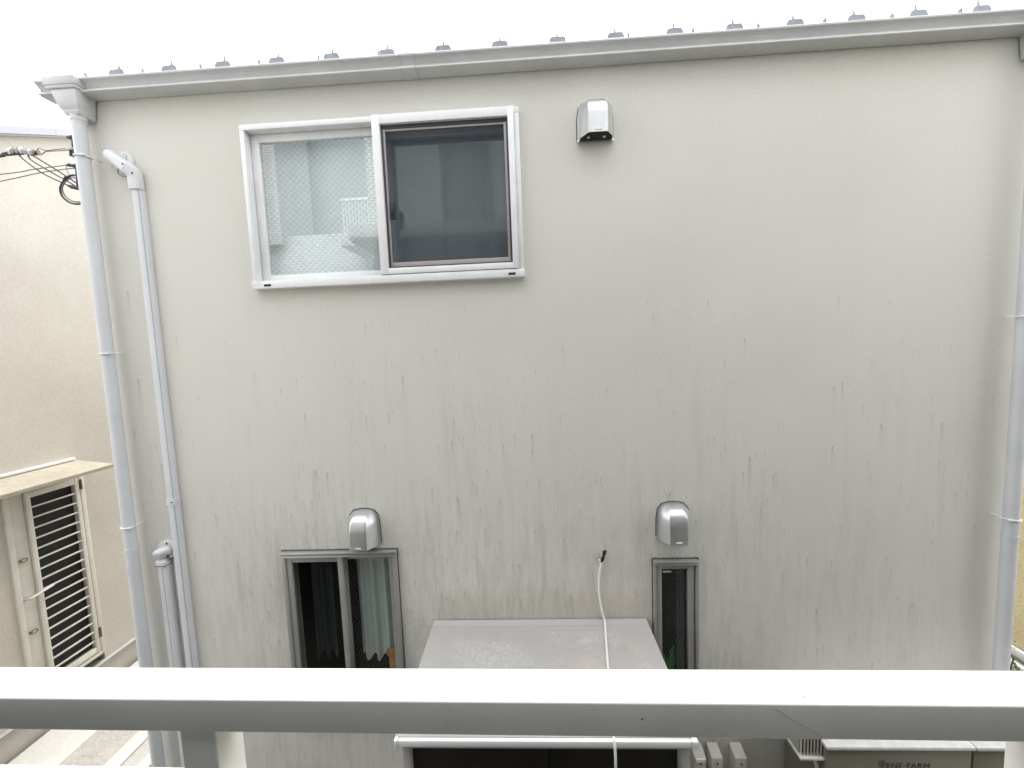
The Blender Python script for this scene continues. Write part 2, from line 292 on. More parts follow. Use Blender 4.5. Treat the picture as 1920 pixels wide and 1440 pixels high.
# ------------------------------------------------------------------ mesh helpers
ORG = {}
class MB:
    def __init__(s): s.v = []; s.f = []; s.sm = []
    def raw(s, vs_, fs, smooth=False):
        o = len(s.v); s.v += [tuple(p) for p in vs_]
        for f in fs: s.f.append(tuple(i+o for i in f)); s.sm.append(smooth)
        return s
    def box(s, x0, x1, y0, y1, z0, z1, bev=0.0, seg=2):
        if x0 > x1: x0, x1 = x1, x0
        if y0 > y1: y0, y1 = y1, y0
        if z0 > z1: z0, z1 = z1, z0
        P = [(x0,y0,z0),(x1,y0,z0),(x1,y1,z0),(x0,y1,z0),(x0,y0,z1),(x1,y0,z1),(x1,y1,z1),(x0,y1,z1)]
        F = [(0,3,2,1),(4,5,6,7),(0,1,5,4),(1,2,6,5),(2,3,7,6),(3,0,4,7)]
        if bev <= 0: return s.raw(P, F)
        return s.bevelled(P, F, bev, seg)
    def bevelled(s, P, F, bev, seg=2):
        bm = bmesh.new(); vv = [bm.verts.new(p) for p in P]
        for f in F: bm.faces.new([vv[i] for i in f])
        bmesh.ops.bevel(bm, geom=bm.edges[:], offset=bev, segments=seg, affect='EDGES', profile=0.5)
        bm.verts.index_update()
        s.raw([v.co[:] for v in bm.verts], [[v.index for v in f.verts] for f in bm.faces], True); bm.free(); return s
    def hexa(s, bot, top, bev=0.0):
        """eight corners: four of the lower ring, four of the upper"""
        P = list(bot)+list(top); F = [(0,3,2,1),(4,5,6,7),(0,1,5,4),(1,2,6,5),(2,3,7,6),(3,0,4,7)]
        return s.bevelled(P, F, bev) if bev else s.raw(P, F)
    def prism(s, prof, axis, a, b, smooth=False, caps=True):
        """closed profile swept straight along an axis"""
        n = len(prof)
        def pt(p, t): return (t, p[0], p[1]) if axis == 'x' else ((p[0], t, p[1]) if axis == 'y' else (p[0], p[1], t))
        V = [pt(p, a) for p in prof]+[pt(p, b) for p in prof]
        F = [(i, (i+1) % n, (i+1) % n+n, i+n) for i in range(n)]
        s.raw(V, F, smooth)
        if caps: s.raw(V, [tuple(range(n))[::-1], tuple(range(n, 2*n))])
        return s
    def tube(s, pts, r, seg=10, caps=True, flat=1.0, smooth=True):
        pts = [Vector(p) for p in pts]; n = len(pts); rs = r if isinstance(r, (list, tuple)) else [r]*n
        rings = []; up = None
        for i, p in enumerate(pts):
            t = (pts[min(i+1, n-1)]-pts[max(i-1, 0)]).normalized()
            if up is None: up = t.orthogonal().normalized()
            up = (up-t*up.dot(t)).normalized(); sd_ = t.cross(up)
            rings.append([p+up*math.cos(a)*rs[i]+sd_*math.sin(a)*rs[i]*flat for a in [2*math.pi*k/seg for k in range(seg)]])
        V = [q for rg in rings for q in rg]
        F = [(i*seg+k, i*seg+(k+1) % seg, (i+1)*seg+(k+1) % seg, (i+1)*seg+k) for i in range(n-1) for k in range(seg)]
        s.raw(V, F, smooth)
        if caps: s.raw(V, [tuple(range(seg))[::-1], tuple(range((n-1)*seg, n*seg))])
        return s
    def build(s, name, mat, parent=None, origin=None, **props):
        if parent is not None: org = ORG[parent.name]
        elif origin is not None: org = Vector(origin)
        else:
            xs, ys, zs = zip(*s.v); org = Vector(((min(xs)+max(xs))/2, (min(ys)+max(ys))/2, min(zs)))
        me = bpy.data.meshes.new(name); me.from_pydata([(p[0]-org.x, p[1]-org.y, p[2]-org.z) for p in s.v], [], s.f); me.update()
        bm = bmesh.new(); bm.from_mesh(me); bmesh.ops.recalc_face_normals(bm, faces=bm.faces[:]); bm.to_mesh(me); bm.free()
        me.polygons.foreach_set('use_smooth', s.sm)
        if any(s.sm): me.set_sharp_from_angle(angle=R(38))
        me.materials.append(MT[mat]); o = bpy.data.objects.new(name, me); COL.objects.link(o)
        if parent is not None: o.parent = parent
        else: o.location = (org.x, org.y, org.z+H)
        ORG[o.name] = org
        for k, v in props.items(): o[k] = v
        return o
def tag(o, label=None, cat=None, group=None, kind=None):
    for k, v in (('label', label), ('category', cat), ('group', group), ('kind', kind)):
        if v: o[k] = v
    return o
def thing(name, loc, label, cat, group=None):
    o = bpy.data.objects.new(name, None); COL.objects.link(o); o.location = (loc[0], loc[1], loc[2]+H)
    o.empty_display_size = 0.1; ORG[o.name] = Vector(loc); return tag(o, label, cat, group)
def part_copy(o, dx, dy, dz):
    c = o.copy(); COL.objects.link(c); c.location = (o.location[0]+dx, o.location[1]+dy, o.location[2]+dz); ORG[c.name] = ORG[o.name]; return c
def sheet_with_holes(x0, x1, z0, z1, y, holes, reveal=0.12):
    """an upright wall face with window openings and their reveals"""
    mb = MB(); xs = sorted({x0, x1, *[h[0] for h in holes], *[h[1] for h in holes]}); zs = sorted({z0, z1, *[h[2] for h in holes], *[h[3] for h in holes]})
    for i in range(len(xs)-1):
        for j in range(len(zs)-1):
            cx_, cz_ = (xs[i]+xs[i+1])/2, (zs[j]+zs[j+1])/2
            if any(h[0] < cx_ < h[1] and h[2] < cz_ < h[3] for h in holes): continue
            mb.raw([(xs[i], y, zs[j]), (xs[i+1], y, zs[j]), (xs[i+1], y, zs[j+1]), (xs[i], y, zs[j+1])], [(0, 1, 2, 3)])
    for a, b, c, d in holes:
        e = y+reveal
        mb.raw([(a,y,c),(b,y,c),(b,y,d),(a,y,d),(a,e,c),(b,e,c),(b,e,d),(a,e,d)], [(0,1,5,4),(1,2,6,5),(2,3,7,6),(3,0,4,7)])
    return mb
def smooth_path(pts, n=8):
    """Catmull-Rom through the given points"""
    P = [Vector(p) for p in pts]; P = [P[0]*2-P[1]]+P+[P[-1]*2-P[-2]]; out = []
    for i in range(1, len(P)-2):
        for k in range(n):
            t = k/n; a, b, c, d = P[i-1], P[i], P[i+1], P[i+2]
            out.append(0.5*((2*b)+(c-a)*t+(2*a-5*b+4*c-d)*t*t+(3*b-a-3*c+d)*t**3))
    out.append(P[-2]); return out

GZ = -H
# ================================================================== ground
MB().box(-200, 200, -200, 200, GZ-0.5, GZ-0.012).build('ground', 'soil', origin=(0, 0, GZ), kind='structure')
MB().box(-5.14, -4.62, 0.2, 14, GZ-0.2, GZ+0.004, 0.003).build('mortar_path', 'palec', origin=(-4.88, 5, GZ), kind='structure')
MB().box(-4.62, -4.14, 0.2, 14, GZ-0.2, GZ-0.004).build('rough_mortar_path', 'rough', origin=(-4.38, 5, GZ), kind='structure')
MB().box(-4.14, -3.98, 0.2, 14, GZ-0.2, GZ+0.03, 0.006).build('kerb', 'palec', origin=(-4.06, 5, GZ), kind='structure')
MB().box(-3.98, -3.82, 0.2, 14, GZ-0.2, GZ+0.008).build('drain_strip', 'concrete', origin=(-3.9, 5, GZ), kind='structure')
MB().box(-3.82, -3.70, 0.2, 14, GZ-0.2, GZ+0.02, 0.005).build('kerb', 'palec', origin=(-3.76, 5, GZ), kind='structure')
MB().box(-3.70, 5.0, 0.75, 2.5, GZ-0.2, GZ, 0).build('yard_paving', 'yard', origin=(0, 1.6, GZ), kind='structure')

# ================================================================== the stained house
WY = 2.50
XL, XR = -2.70, 2.87
house = thing('house', (0.085, WY, GZ), 'house with rain-streaked grey-beige stucco wall filling the view', 'house')
UW = (-1.665, -0.022, 0.43, 1.38); LW = (-1.655, -0.915, -2.44, -1.275); SW = (0.745, 1.005, -2.50, -1.372)
sheet_with_holes(XL, XR, GZ-0.1, 1.66, WY, [UW, LW, SW], 0.13).build('wall', 'wall', house)
mb = MB()
for xa in (XL, XR): mb.raw([(xa, WY, GZ-0.1), (xa, 9, GZ-0.1), (xa, 9, 2.05), (xa, WY, 1.66)], [(0, 1, 2, 3)])
mb.raw([(XL, 9, GZ-0.1), (XR, 9, GZ-0.1), (XR, 9, 2.05), (XL, 9, 2.05)], [(0, 1, 2, 3)])
mb.build('side_wall', 'wall', house)
# rooms behind the windows
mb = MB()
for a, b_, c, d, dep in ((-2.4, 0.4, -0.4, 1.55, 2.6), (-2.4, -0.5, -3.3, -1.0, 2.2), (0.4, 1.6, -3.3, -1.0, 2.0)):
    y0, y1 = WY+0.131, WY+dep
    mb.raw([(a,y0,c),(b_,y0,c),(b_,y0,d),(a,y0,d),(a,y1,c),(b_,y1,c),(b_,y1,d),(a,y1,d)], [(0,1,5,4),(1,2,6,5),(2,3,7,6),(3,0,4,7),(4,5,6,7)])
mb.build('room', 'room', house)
# roof: ribbed sheet, low pitch rising away from the gutter
P = 0.3475; RX0 = -2.543; NR = 16; SL = 0.06
def rz(y): return 1.728+(y-2.56)*SL
roof = MB().hexa([(-2.86, 2.53, rz(2.53)-0.05), (3.02, 2.53, rz(2.53)-0.05), (3.02, 9.2, rz(9.2)-0.05), (-2.86, 9.2, rz(9.2)-0.05)],
                 [(-2.86, 2.53, rz(2.53)), (3.02, 2.53, rz(2.53)), (3.02, 9.2, rz(9.2)), (-2.86, 9.2, rz(9.2))]).build('roof', 'roofm', house)
def rib():
    mb = MB(); ya, yb = 2.625, 9.1
    pr = [(-0.115, 0.0), (-0.085, 0.012), (-0.078, 0.012), (-0.044, 0.120), (-0.034, 0.128), (0.034, 0.128), (0.044, 0.120), (0.078, 0.012), (0.085, 0.012), (0.115, 0.0)]
    n = len(pr)
    V = [(RX0+p[0], ya, rz(ya)+p[1]+0.002) for p in pr]+[(RX0+p[0], yb, rz(yb)+p[1]+0.002) for p in pr]
    mb.raw(V, [(i, i+1, i+1+n, i+n) for i in range(n-1)])
    return mb
def rib_end():
    ya = 2.618; pr = [(-0.080, 0.010), (-0.045, 0.121), (-0.034, 0.129), (0.034, 0.129), (0.045, 0.121), (0.080, 0.010)]
    mb = MB().prism([(RX0+p[0], rz(ya)+p[1]) for p in pr], 'y', ya, ya+0.004)
    # pointed bolt tip and its washer
    mb.tube([(RX0, ya+0.025, rz(ya)+0.126), (RX0, ya+0.025, rz(ya)+0.142)], [0.018, 0.011], 8)
    return mb.tube([(RX0, ya+0.025, rz(ya)+0.142), (RX0, ya+0.025, rz(ya)+0.178)], [0.008, 0.003], 6)
r0 = rib().build('roof_rib', 'roofm', roof); e0 = rib_end().build('rib_end_plate', 'hatend', roof)
for i in range(1, NR):
    part_copy(r0, P*i, 0, 0); part_copy(e0, P*i, 0, 0)
MB().box(XL-0.1, 2.98, 2.497, 2.53, 1.62, 1.69).build('fascia', 'gut', house)

# ---------------------------------------------------------------- windows of the house
def bars(mb, x0, x1, z0, z1, y0, y1, wl, wr, wb, wt, bev=0.003):
    """four butted bars of a frame"""
    mb.box(x0, x0+wl, y0, y1, z0, z1, bev); mb.box(x1-wr, x1, y0, y1, z0, z1, bev)
    mb.box(x0+wl-0.002, x1-wr+0.002, y0+0.002, y1-0.002, z0+0.0005, z0+wb, bev); mb.box(x0+wl-0.002, x1-wr+0.002, y0+0.002, y1-0.002, z1-wt, z1-0.0005, bev)
    return mb
def wires(x0, x1, z0, z1, y, pitch, rad, rnd=0.0, rise=1.0):
    """diamond wire net cast into a pane"""
    mb = MB(); wd, ht = x1-x0, z1-z0; random.seed(int(pitch*1e4))
    for sgn in (1, -1):
        c = -ht/rise if sgn > 0 else 0.0; end = wd if sgn > 0 else wd+ht/rise
        while c < end:
            pts = []
            for zz in (0, ht):
                pts.append([c+zz/rise*sgn, zz])
            (xa, za), (xb, zb) = pts
            if xa > xb: xa, za, xb, zb = xb, zb, xa, za
            if xb > 0 and xa < wd:
                if xa < 0: za += (zb-za)*(0-xa)/(xb-xa); xa = 0
                if xb > wd: zb = za+(zb-za)*(wd-xa)/(xb-xa); xb = wd
                if xb-xa > 0.01: mb.tube([(x0+xa, y, z0+za), (x0+xb, y, z0+zb)], rad, 3, caps=False, smooth=False)
            c += pitch
    return mb
# upper sliding window
win = MB()
win.box(-1.675, -0.012, 2.462, 2.60, 1.358, 1.390, 0.003); win.box(-1.675, -1.648, 2.462, 2.60, 0.475, 1.3575, 0.003)
win.box(-0.040, -0.012, 2.462, 2.60, 0.475, 1.3575, 0.003)
window = win.build('window', 'white', house, label='upper window with white frame and dark insect screen')
MB().box(-1.677, -0.010, 2.452, 2.60, 0.428, 0.474, 0.003).box(-1.676, -1.630, 2.449, 2.4515, 0.452, 0.476).build('sill', 'white', window)
for xa in (-1.60, -0.105): MB().box(xa, xa+0.042, 2.4495, 2.4535, 0.440, 0.453).build('drain_slot', 'dark', window)
bars(MB(), -1.646, -0.83, 0.476, 1.3575, 2.515, 2.545, 0.050, 0.03, 0.042, 0.048).build('sash', 'white', window)
MB().box(-1.596, -0.862, 2.528, 2.532, 0.518, 1.309).build('pane', 'glass_up', window)
wires(-1.595, -0.863, 0.519, 1.308, 2.5265, 0.040, 0.00042, rise=0.92).build('wire_mesh', 'wire', window, kind='stuff')
bars(MB(), -0.872, -0.0405, 0.477, 1.3895, 2.447, 2.478, 0.047, 0.036, 0.036, 0.052).build('screen_surround', 'white', window)
bars(MB(), -0.8245, -0.0772, 0.5135, 1.337, 2.468, 2.482, 0.010, 0.010, 0.009, 0.020, 0.001).build('gasket', 'gasket', window)
bars(MB(), -0.8140, -0.0875, 0.523, 1.316, 2.470, 2.486, 0.012, 0.014, 0.026, 0.012, 0.002).build('screen_frame', 'scrframe', window)
MB().box(-0.802, -0.1015, 2.4780, 2.4788, 0.549, 1.304).build('insect_screen', 'net', window)
MB().box(-0.800, -0.772, 2.468, 2.479, 0.80, 0.90, 0.004).box(-0.795, -0.785, 2.460, 2.469, 0.825, 0.862, 0.003).build('screen_latch', 'black', window)
bars(MB(), -0.87, -0.045, 0.476, 1.3575, 2.550, 2.578, 0.04, 0.03, 0.05, 0.05).build('inner_sash', 'white', window)
MB().box(-0.83, -0.075, 2.562, 2.566, 0.526, 1.308).build('pane', 'glass_up', window)
wires(-0.829, -0.076, 0.527, 1.307, 2.5605, 0.040, 0.00042, rise=0.92).build('wire_mesh', 'wire', window, kind='stuff')
# lower sliding window
wl = MB(); wl.box(-1.667, -0.905, 2.472, 2.60, -1.292, -1.266, 0.002)
wl.box(-1.667, -1.641, 2.475, 2.60, -2.44, -1.2925, 0.002); wl.box(-0.931, -0.905, 2.475, 2.60, -2.44, -1.2925, 0.002); wl.box(-1.667, -0.905, 2.465, 2.60, -2.466, -2.4405, 0.002)
wlow = wl.build('window', 'alu', house, label='lower window of two tall sashes with curtains inside')
MB().box(-1.672, -0.900, 2.462, 2.475, -1.275, -1.263, 0.002).box(-1.662, -0.912, 2.464, 2.4735, -1.297, -1.288, 0.002).build('head_rail', 'silver', wlow)
bars(MB(), -1.640, -1.262, -2.435, -1.2985, 2.484, 2.512, 0.034, 0.036, 0.06, 0.040).build('sash', 'alu', wlow)
bars(MB(), -1.290, -0.932, -2.435, -1.2985, 2.522, 2.550, 0.030, 0.040, 0.06, 0.044).build('sash', 'alu', wlow)
MB().box(-1.606, -1.298, 2.496, 2.500, -2.375, -1.339).build('pane', 'glass_lo', wlow)
MB().box(-1.26, -0.972, 2.534, 2.538, -2.375, -1.343).build('pane', 'glass_lo', wlow)
wires(-1.259, -0.973, -2.374, -1.344, 2.532, 0.030, 0.0004, rise=1.6).build('wire_mesh', 'wirelo', wlow, kind='stuff')
# narrow window
wsn = MB(); wsn.box(0.735, 1.014, 2.472, 2.60, -1.384, -1.363, 0.002); wsn.box(0.735, 0.752, 2.475, 2.60, -2.50, -1.3845, 0.002); wsn.box(0.997, 1.014, 2.475, 2.60, -2.50, -1.3845, 0.002)
wsn.box(0.735, 1.014, 2.465, 2.60, -2.525, -2.5005, 0.002)
wslit = wsn.build('window', 'alu', house, label='narrow tall window right of the shed roof')
MB().box(0.735, 1.014, 2.460, 2.4745, -1.372, -1.361, 0.002).box(0.738, 1.016, 2.462, 2.4745, -1.386, -1.377, 0.002).build('head_rail', 'silver', wslit)
bars(MB(), 0.756, 0.990, -2.495, -1.388, 2.484, 2.512, 0.032, 0.040, 0.05, 0.034).build('sash', 'alu', wslit)
MB().box(0.788, 0.950, 2.497, 2.501, -2.445, -1.422).build('pane', 'glass_lo', wslit)
wires(0.789, 0.949, -2.444, -1.423, 2.495, 0.021, 0.0004, rise=1.7).build('wire_mesh', 'wirelo', wslit, kind='stuff')
MB().box(0.797, 0.850, 2.4940, 2.4962, -1.448, -1.437).build('sticker', 'label', wslit)

bars(MB(), -1.673, -0.899, -2.472, -1.258, 2.4965, 2.503, 0.01, 0.01, 0.01, 0.012, 0).build('sealant', 'sealm', wlow)
bars(MB(), 0.729, 1.020, -2.531, -1.355, 2.4965, 2.503, 0.01, 0.01, 0.01, 0.012, 0).build('sealant', 'sealm', wslit)
# things standing or hanging in the rooms
def curtain(name, x0, x1, z0, z1, y, mat, label, amp=0.018, waves=9, seed=1, ragged=0.0):
    random.seed(seed); mb = MB(); n = 90; ph = [random.uniform(0, 6.28) for _ in range(4)]
    V = []
    for j in range(9):
        for i in range(n+1):
            u = i/n; t = j/8
            yy = y+amp*(math.sin(u*waves*6.283+ph[0])+0.5*math.sin(u*waves*11.3+ph[1]+t))*(0.6+0.4*(1-t))
            zz = z0+(z1-z0)*t
            if j == 0: zz += ragged*math.sin(u*waves*6.283+ph[2])
            V.append((x0+(x1-x0)*u, yy, zz))
    F = [(j*(n+1)+i, j*(n+1)+i+1, (j+1)*(n+1)+i+1, (j+1)*(n+1)+i) for j in range(8) for i in range(n)]
    mb.raw(V, F, True); V2 = [(p[0], p[1]+0.002, p[2]) for p in V]; mb.raw(V2, [f[::-1] for f in F], True)
    return tag(mb.build(name, mat), label, 'curtain')
curtain('curtain', -1.66, -0.03, 0.44, 1.40, 2.598, 'curtw', 'pale lace curtain behind the panes of the upper window', 0.006, 8, 3)
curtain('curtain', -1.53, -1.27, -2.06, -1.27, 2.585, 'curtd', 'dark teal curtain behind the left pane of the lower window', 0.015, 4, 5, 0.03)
curtain('curtain', -1.235, -0.93, -2.10, -1.27, 2.615, 'curtg', 'pale green curtain behind the right pane of the lower window', 0.012, 4, 8, 0.02)
curtain('curtain', 0.915, 0.965, -2.50, -1.36, 2.585, 'curts', 'thin strip of dim curtain in the narrow window', 0.008, 2, 9)
tag(MB().box(-1.03, -0.915, 2.554, 2.60, -2.42, -2.06, 0.006).hexa([(-1.03, 2.556, -2.058), (-0.975, 2.556, -2.058), (-0.975, 2.60, -2.058), (-1.03, 2.60, -2.058)], [(-1.05, 2.556, -2.03), (-0.995, 2.556, -2.024), (-0.995, 2.60, -2.024), (-1.05, 2.60, -2.03)]).build('cardboard_box', 'card'), 'brown box at the foot of the pale green curtain', 'box')
random.seed(4)
mb = MB()
for k in range(7):
    a = k*0.9; mb.tube(smooth_path([(0.845, 2.57, -2.44), (0.845+0.02*math.cos(a), 2.57+0.015*math.sin(a), -2.20), (0.845+0.045*math.cos(a), 2.57+0.02*math.sin(a), -2.00-0.04*(k % 3))], 4), [0.008]*4+[0.016]*3+[0.006]*2, 6)
tag(mb.build('houseplant', 'green'), 'blurred green plant low behind the narrow window', 'plant')

# ---------------------------------------------------------------- gutter
gut = thing('gutter', (0, 2.45, 1.59), 'long pale grey eaves gutter along the top of the stained wall', 'gutter')
gp = [(2.496, 1.597), (2.420, 1.597), (2.405, 1.598), (2.4025, 1.601), (2.406, 1.608), (2.422, 1.6215), (2.4245, 1.628), (2.419, 1.637), (2.411, 1.647), (2.402, 1.654),
      (2.394, 1.658), (2.391, 1.660), (2.390, 1.668), (2.392, 1.671), (2.400, 1.671), (2.400, 1.668), (2.404, 1.660), (2.416, 1.648), (2.424, 1.636), (2.429, 1.622), (2.429, 1.604), (2.491, 1.604), (2.491, 1.665), (2.496, 1.665)]
MB().prism(gp, 'x', -2.825, 3.00, smooth=False).build('channel', 'gut', gut)
MB().prism([(2.496, 1.597), (2.424, 1.597), (2.417, 1.606), (2.424, 1.617), (2.419, 1.637), (2.402, 1.654), (2.391, 1.660), (2.391, 1.671), (2.496, 1.671)], 'x', -2.832, -2.8255).build('end_cap', 'gut', gut)
MB().prism([(2.496, 1.597), (2.424, 1.597), (2.417, 1.606), (2.424, 1.617), (2.419, 1.637), (2.402, 1.654), (2.391, 1.660), (2.391, 1.671), (2.496, 1.671)], 'x', 3.0005, 3.007).build('end_cap', 'gut', gut)
def sleeve(xa, xb):
    g2 = [(2.4975, 1.594), (2.420, 1.594), (2.404, 1.595), (2.3995, 1.5995), (2.403, 1.608), (2.419, 1.6215), (2.4215, 1.628), (2.4165, 1.636), (2.409, 1.645), (2.400, 1.652),
          (2.392, 1.656), (2.3885, 1.659), (2.3875, 1.669), (2.391, 1.6735), (2.402, 1.6735), (2.402, 1.669), (2.4185, 1.649), (2.4265, 1.636), (2.4275, 1.620), (2.4275, 1.6025), (2.4975, 1.6025)]
    return MB().prism(g2, 'x', xa, xb)
sleeve(-0.665, -0.585).build('joint_sleeve', 'gut', gut)
for xa in (-0.6668, -0.5848): sleeve(xa, xa+0.0010).build('joint_line', 'alu', gut)
b0 = MB().hexa([(RX0+0.022, 2.394, 1.66), (RX0+0.032, 2.394, 1.66), (RX0+0.032, 2.41, 1.66), (RX0+0.022, 2.41, 1.66)], [(RX0+0.019, 2.396, 1.694), (RX0+0.027, 2.396, 1.699), (RX0+0.027, 2.41, 1.699), (RX0+0.019, 2.41, 1.694)])
b0.box(RX0+0.020, RX0+0.032, 2.41, 2.52, 1.672, 1.676)
b0 = b0.build('bracket', 'hatend', gut)
for i in range(1, NR): part_copy(b0, P*i*0.9985, 0, 0)

# ---------------------------------------------------------------- downpipes with hopper heads
def downpipe(xc, label, mirror, bands, joints, hx):
    t = thing('downpipe', (xc, 2.43, GZ), label, 'downpipe', 'rainwater downpipes of the stained house')
    n = 40
    MB().tube([(xc, 2.43, GZ+0.02), (xc, 2.43, 1.445)], 0.0345, 20).build('pipe', 'pipe', t)
    s = mirror
    def X(a): return xc+a*s
    h = MB()
    # cap, body drawn in towards the outlet, stepped foot and round neck
    def ring(xa, xb, ya, z, yb=2.495): return [(X(xa), ya, z), (X(xb), ya, z), (X(xb), yb, z), (X(xa), yb, z)]
    h.hexa(ring(-0.118, 0.073, 2.364, 1.622), ring(-0.124, 0.078, 2.359, 1.668), 0.004)
    h.hexa(ring(-0.108, 0.066, 2.371, 1.606, 2.4945), ring(-0.113, 0.070, 2.367, 1.6225, 2.4945), 0.003)
    h.hexa(ring(-0.068, 0.050, 2.388, 1.512, 2.494), ring(-0.098, 0.060, 2.377, 1.607, 2.494), 0.007)
    h.hexa(ring(-0.056, 0.044, 2.397, 1.496, 2.4935), ring(-0.069, 0.0505, 2.3875, 1.514, 2.4935), 0.005)
    h.hexa(ring(-0.044, 0.040, 2.398, 1.474, 2.494), ring(-0.052, 0.050, 2.390, 1.498, 2.494), 0.004)
    h.build('hopper_head', 'gut', t)
    MB().tube([(xc, 2.432, 1.432), (xc, 2.432, 1.448), (xc, 2.432, 1.449), (xc, 2.432, 1.476)], [0.037, 0.037, 0.0395, 0.0395], 20).build('neck', 'gut', t)
    for z in bands:
        mb = MB(); ring = [(xc+0.039*math.cos(a), 2.43+0.039*math.sin(a), z+0.0015*math.sin(a*2)) for a in [2*math.pi*k/24 for k in range(25)]]
        mb.tube(ring, 0.0042, 6); mb.tube(smooth_path([(xc+0.03*s, 2.455, z), (xc+0.040*s, 2.475, z+0.006), (xc+0.036*s, 2.505, z+0.002)], 4), 0.0032, 6)
        mb.box(xc+0.022*s, xc+0.042*s, 2.395, 2.408, z-0.004, z+0.004, 0.001)
        mb.build('band', 'white', t)
    for z in joints:
        MB().tube([(xc, 2.43, z), (xc, 2.43, z+0.035)], [0.0366, 0.0372], 20).tube([(xc-0.028*s, 2.405, z+0.02), (xc-0.034*s, 2.393, z+0.02)], 0.003, 6).build('coupling', 'pipe', t)
    return t
downpipe(-2.628, 'pale blue-grey downpipe at the left corner of the stained wall', 1, (1.247, 0.071, -1.045), (-1.225,), 0)
downpipe(2.80, 'downpipe at the right corner of the stained wall', -1, (0.071, -1.108), (-1.240,), 0)

# ---------------------------------------------------------------- vent hoods
def vent_hood(xc, zb, label, sticker=True):
    t = thing('vent_hood', (xc, WY, zb), label, 'vent hood', 'silver weather hoods on the stained wall')
    W, HT, DP = 0.094, 0.215, 0.105; n, m = 28, 26; V = []
    def half(v): return W if v < 0.62 else W*(1-((v-0.62)/0.38)**3.2*0.42)
    def deep(v): return DP*(1.0-0.04*v) if v < 0.45 else DP*(0.982*math.sqrt(max(0.0, 1-((v-0.45)/0.56)**2.3)))
    for j in range(m+1):
        v = j/m
        for i in range(n+1):
            u = -1+2*i/n; au = abs(u)
            e = 1.0 if au < 0.56 else 1-((au-0.56)/0.44)*0.62
            if au > 0.98: e = 0.30
            d = 0.012+deep(v)*e
            V.append((xc+u*half(v), WY-d, zb+0.012*(1-min(1, v*4))*0+HT*v))
    F = [(j*(n+1)+i, j*(n+1)+i+1, (j+1)*(n+1)+i+1, (j+1)*(n+1)+i) for j in range(m) for i in range(n)]
    mb = MB().raw(V, F, True)
    # side and top skirts back to the wall
    edge = [j*(n+1) for j in range(m+1)]+[m*(n+1)+i for i in range(1, n+1)]+[j*(n+1)+n for j in range(m-1, -1, -1)]
    E0 = [V[i] for i in edge]; E1 = [(p[0], WY-0.004, p[2]) for p in E0]; k = len(E0)
    mb.raw(E0+E1, [(i, i+1, i+1+k, i+k) for i in range(k-1)], True)
    mb.build('hood', 'silver', t)
    fl = [(xc-0.103, zb-0.004), (xc-0.101, zb+0.13), (xc-0.092, zb+0.185), (xc-0.066, zb+0.216), (xc-0.02, zb+0.227), (xc+0.02, zb+0.227), (xc+0.066, zb+0.216), (xc+0.092, zb+0.185), (xc+0.101, zb+0.13), (xc+0.103, zb-0.004)]
    MB().prism([(p[0], p[1]) for p in fl], 'y', WY-0.014, WY-0.0035).build('flange', 'silver', t)
    MB().prism([(xc+(p[0]-xc)*1.045, zb+0.1+(p[1]-zb-0.1)*(1.04 if p[1] > zb+0.05 else 0.9)) for p in fl], 'y', WY-0.0034, WY-0.0005).build('seal', 'sealm', t)
    MB().hexa([(xc-0.084, WY-0.055, zb+0.006), (xc+0.084, WY-0.055, zb+0.006), (xc+0.088, WY-0.013, zb+0.006), (xc-0.088, WY-0.013, zb+0.006)], [(xc-0.05, WY-0.10, zb+0.010), (xc+0.05, WY-0.10, zb+0.010), (xc+0.088, WY-0.013, zb+0.012), (xc-0.088, WY-0.013, zb+0.012)]).build('grille_throat', 'dark', t)
    for s in (-1, 1):
        MB().tube([(xc+s*0.045, WY-0.05, zb+0.001), (xc+s*0.045, WY-0.05, zb+0.012)], 0.008, 10).build('screw_boss', 'white', t)
        MB().box(xc+s*0.083, xc+s*0.106, WY-0.022, WY-0.0145, zb-0.010, zb+0.008, 0.003).build('clip', 'silver', t)
    MB().box(xc-0.018, xc+0.018, WY-0.1195, WY-0.1165, zb+0.010, zb+0.019, 0.0008).build('maker_plate', 'white', t)
vent_hood(0.428, 1.185, 'silver vent hood high on the wall right of the upper window')
vent_hood(-1.105, -1.215, 'silver vent hood directly above the lower two-sash window')
vent_hood(0.862, -1.215, 'silver vent hood directly above the narrow window')

# ---------------------------------------------------------------- pipe duct covers
def dprof(xc, wd, y0, y1):
    """front outline of a trunking: flat face with rounded corners"""
    h = wd/2; c = 0.012
    return [(xc-h, y1), (xc-h, y0+c), (xc-h+0.005, y0+0.005), (xc-h+c, y0), (xc+h-c, y0), (xc+h-0.005, y0+0.005), (xc+h, y0+c), (xc+h, y1)]
dc = thing('duct_cover', (-2.315, WY, GZ), 'tall ivory duct cover with angled wall cap left of the windows', 'duct cover', 'air-conditioner duct covers on the stained wall')
xd = -2.3585
MB().prism(dprof(xd, 0.065, 2.462, 2.499), 'z', GZ+0.05, 1.062, True).build('trunking', 'duct', dc)
MB().box(xd+0.0195, xd+0.0207, 2.4612, 2.463, GZ+0.05, 1.060).build('seam', 'gasket', dc)
MB().prism(dprof(xd, 0.071, 2.457, 2.4985), 'z', -0.925, -0.882, True).build('joining_band', 'duct', dc)
MB().box(xd+0.004, xd+0.018, 2.4557, 2.4575, -0.906, -0.900).build('screw_slot', 'dark', dc)
def rrect(c, ax, ay, w_, h_, r_=0.018, k=4):
    pts = []
    for sx, sy, a0 in ((1, 1, 0), (-1, 1, 90), (-1, -1, 180), (1, -1, 270)):
        for q in range(k+1):
            a = R(a0+90*q/k); pts.append(c+ax*(sx*(w_/2-r_)+r_*math.cos(a))+ay*(sy*(h_/2-r_)+r_*math.sin(a)))
    return pts
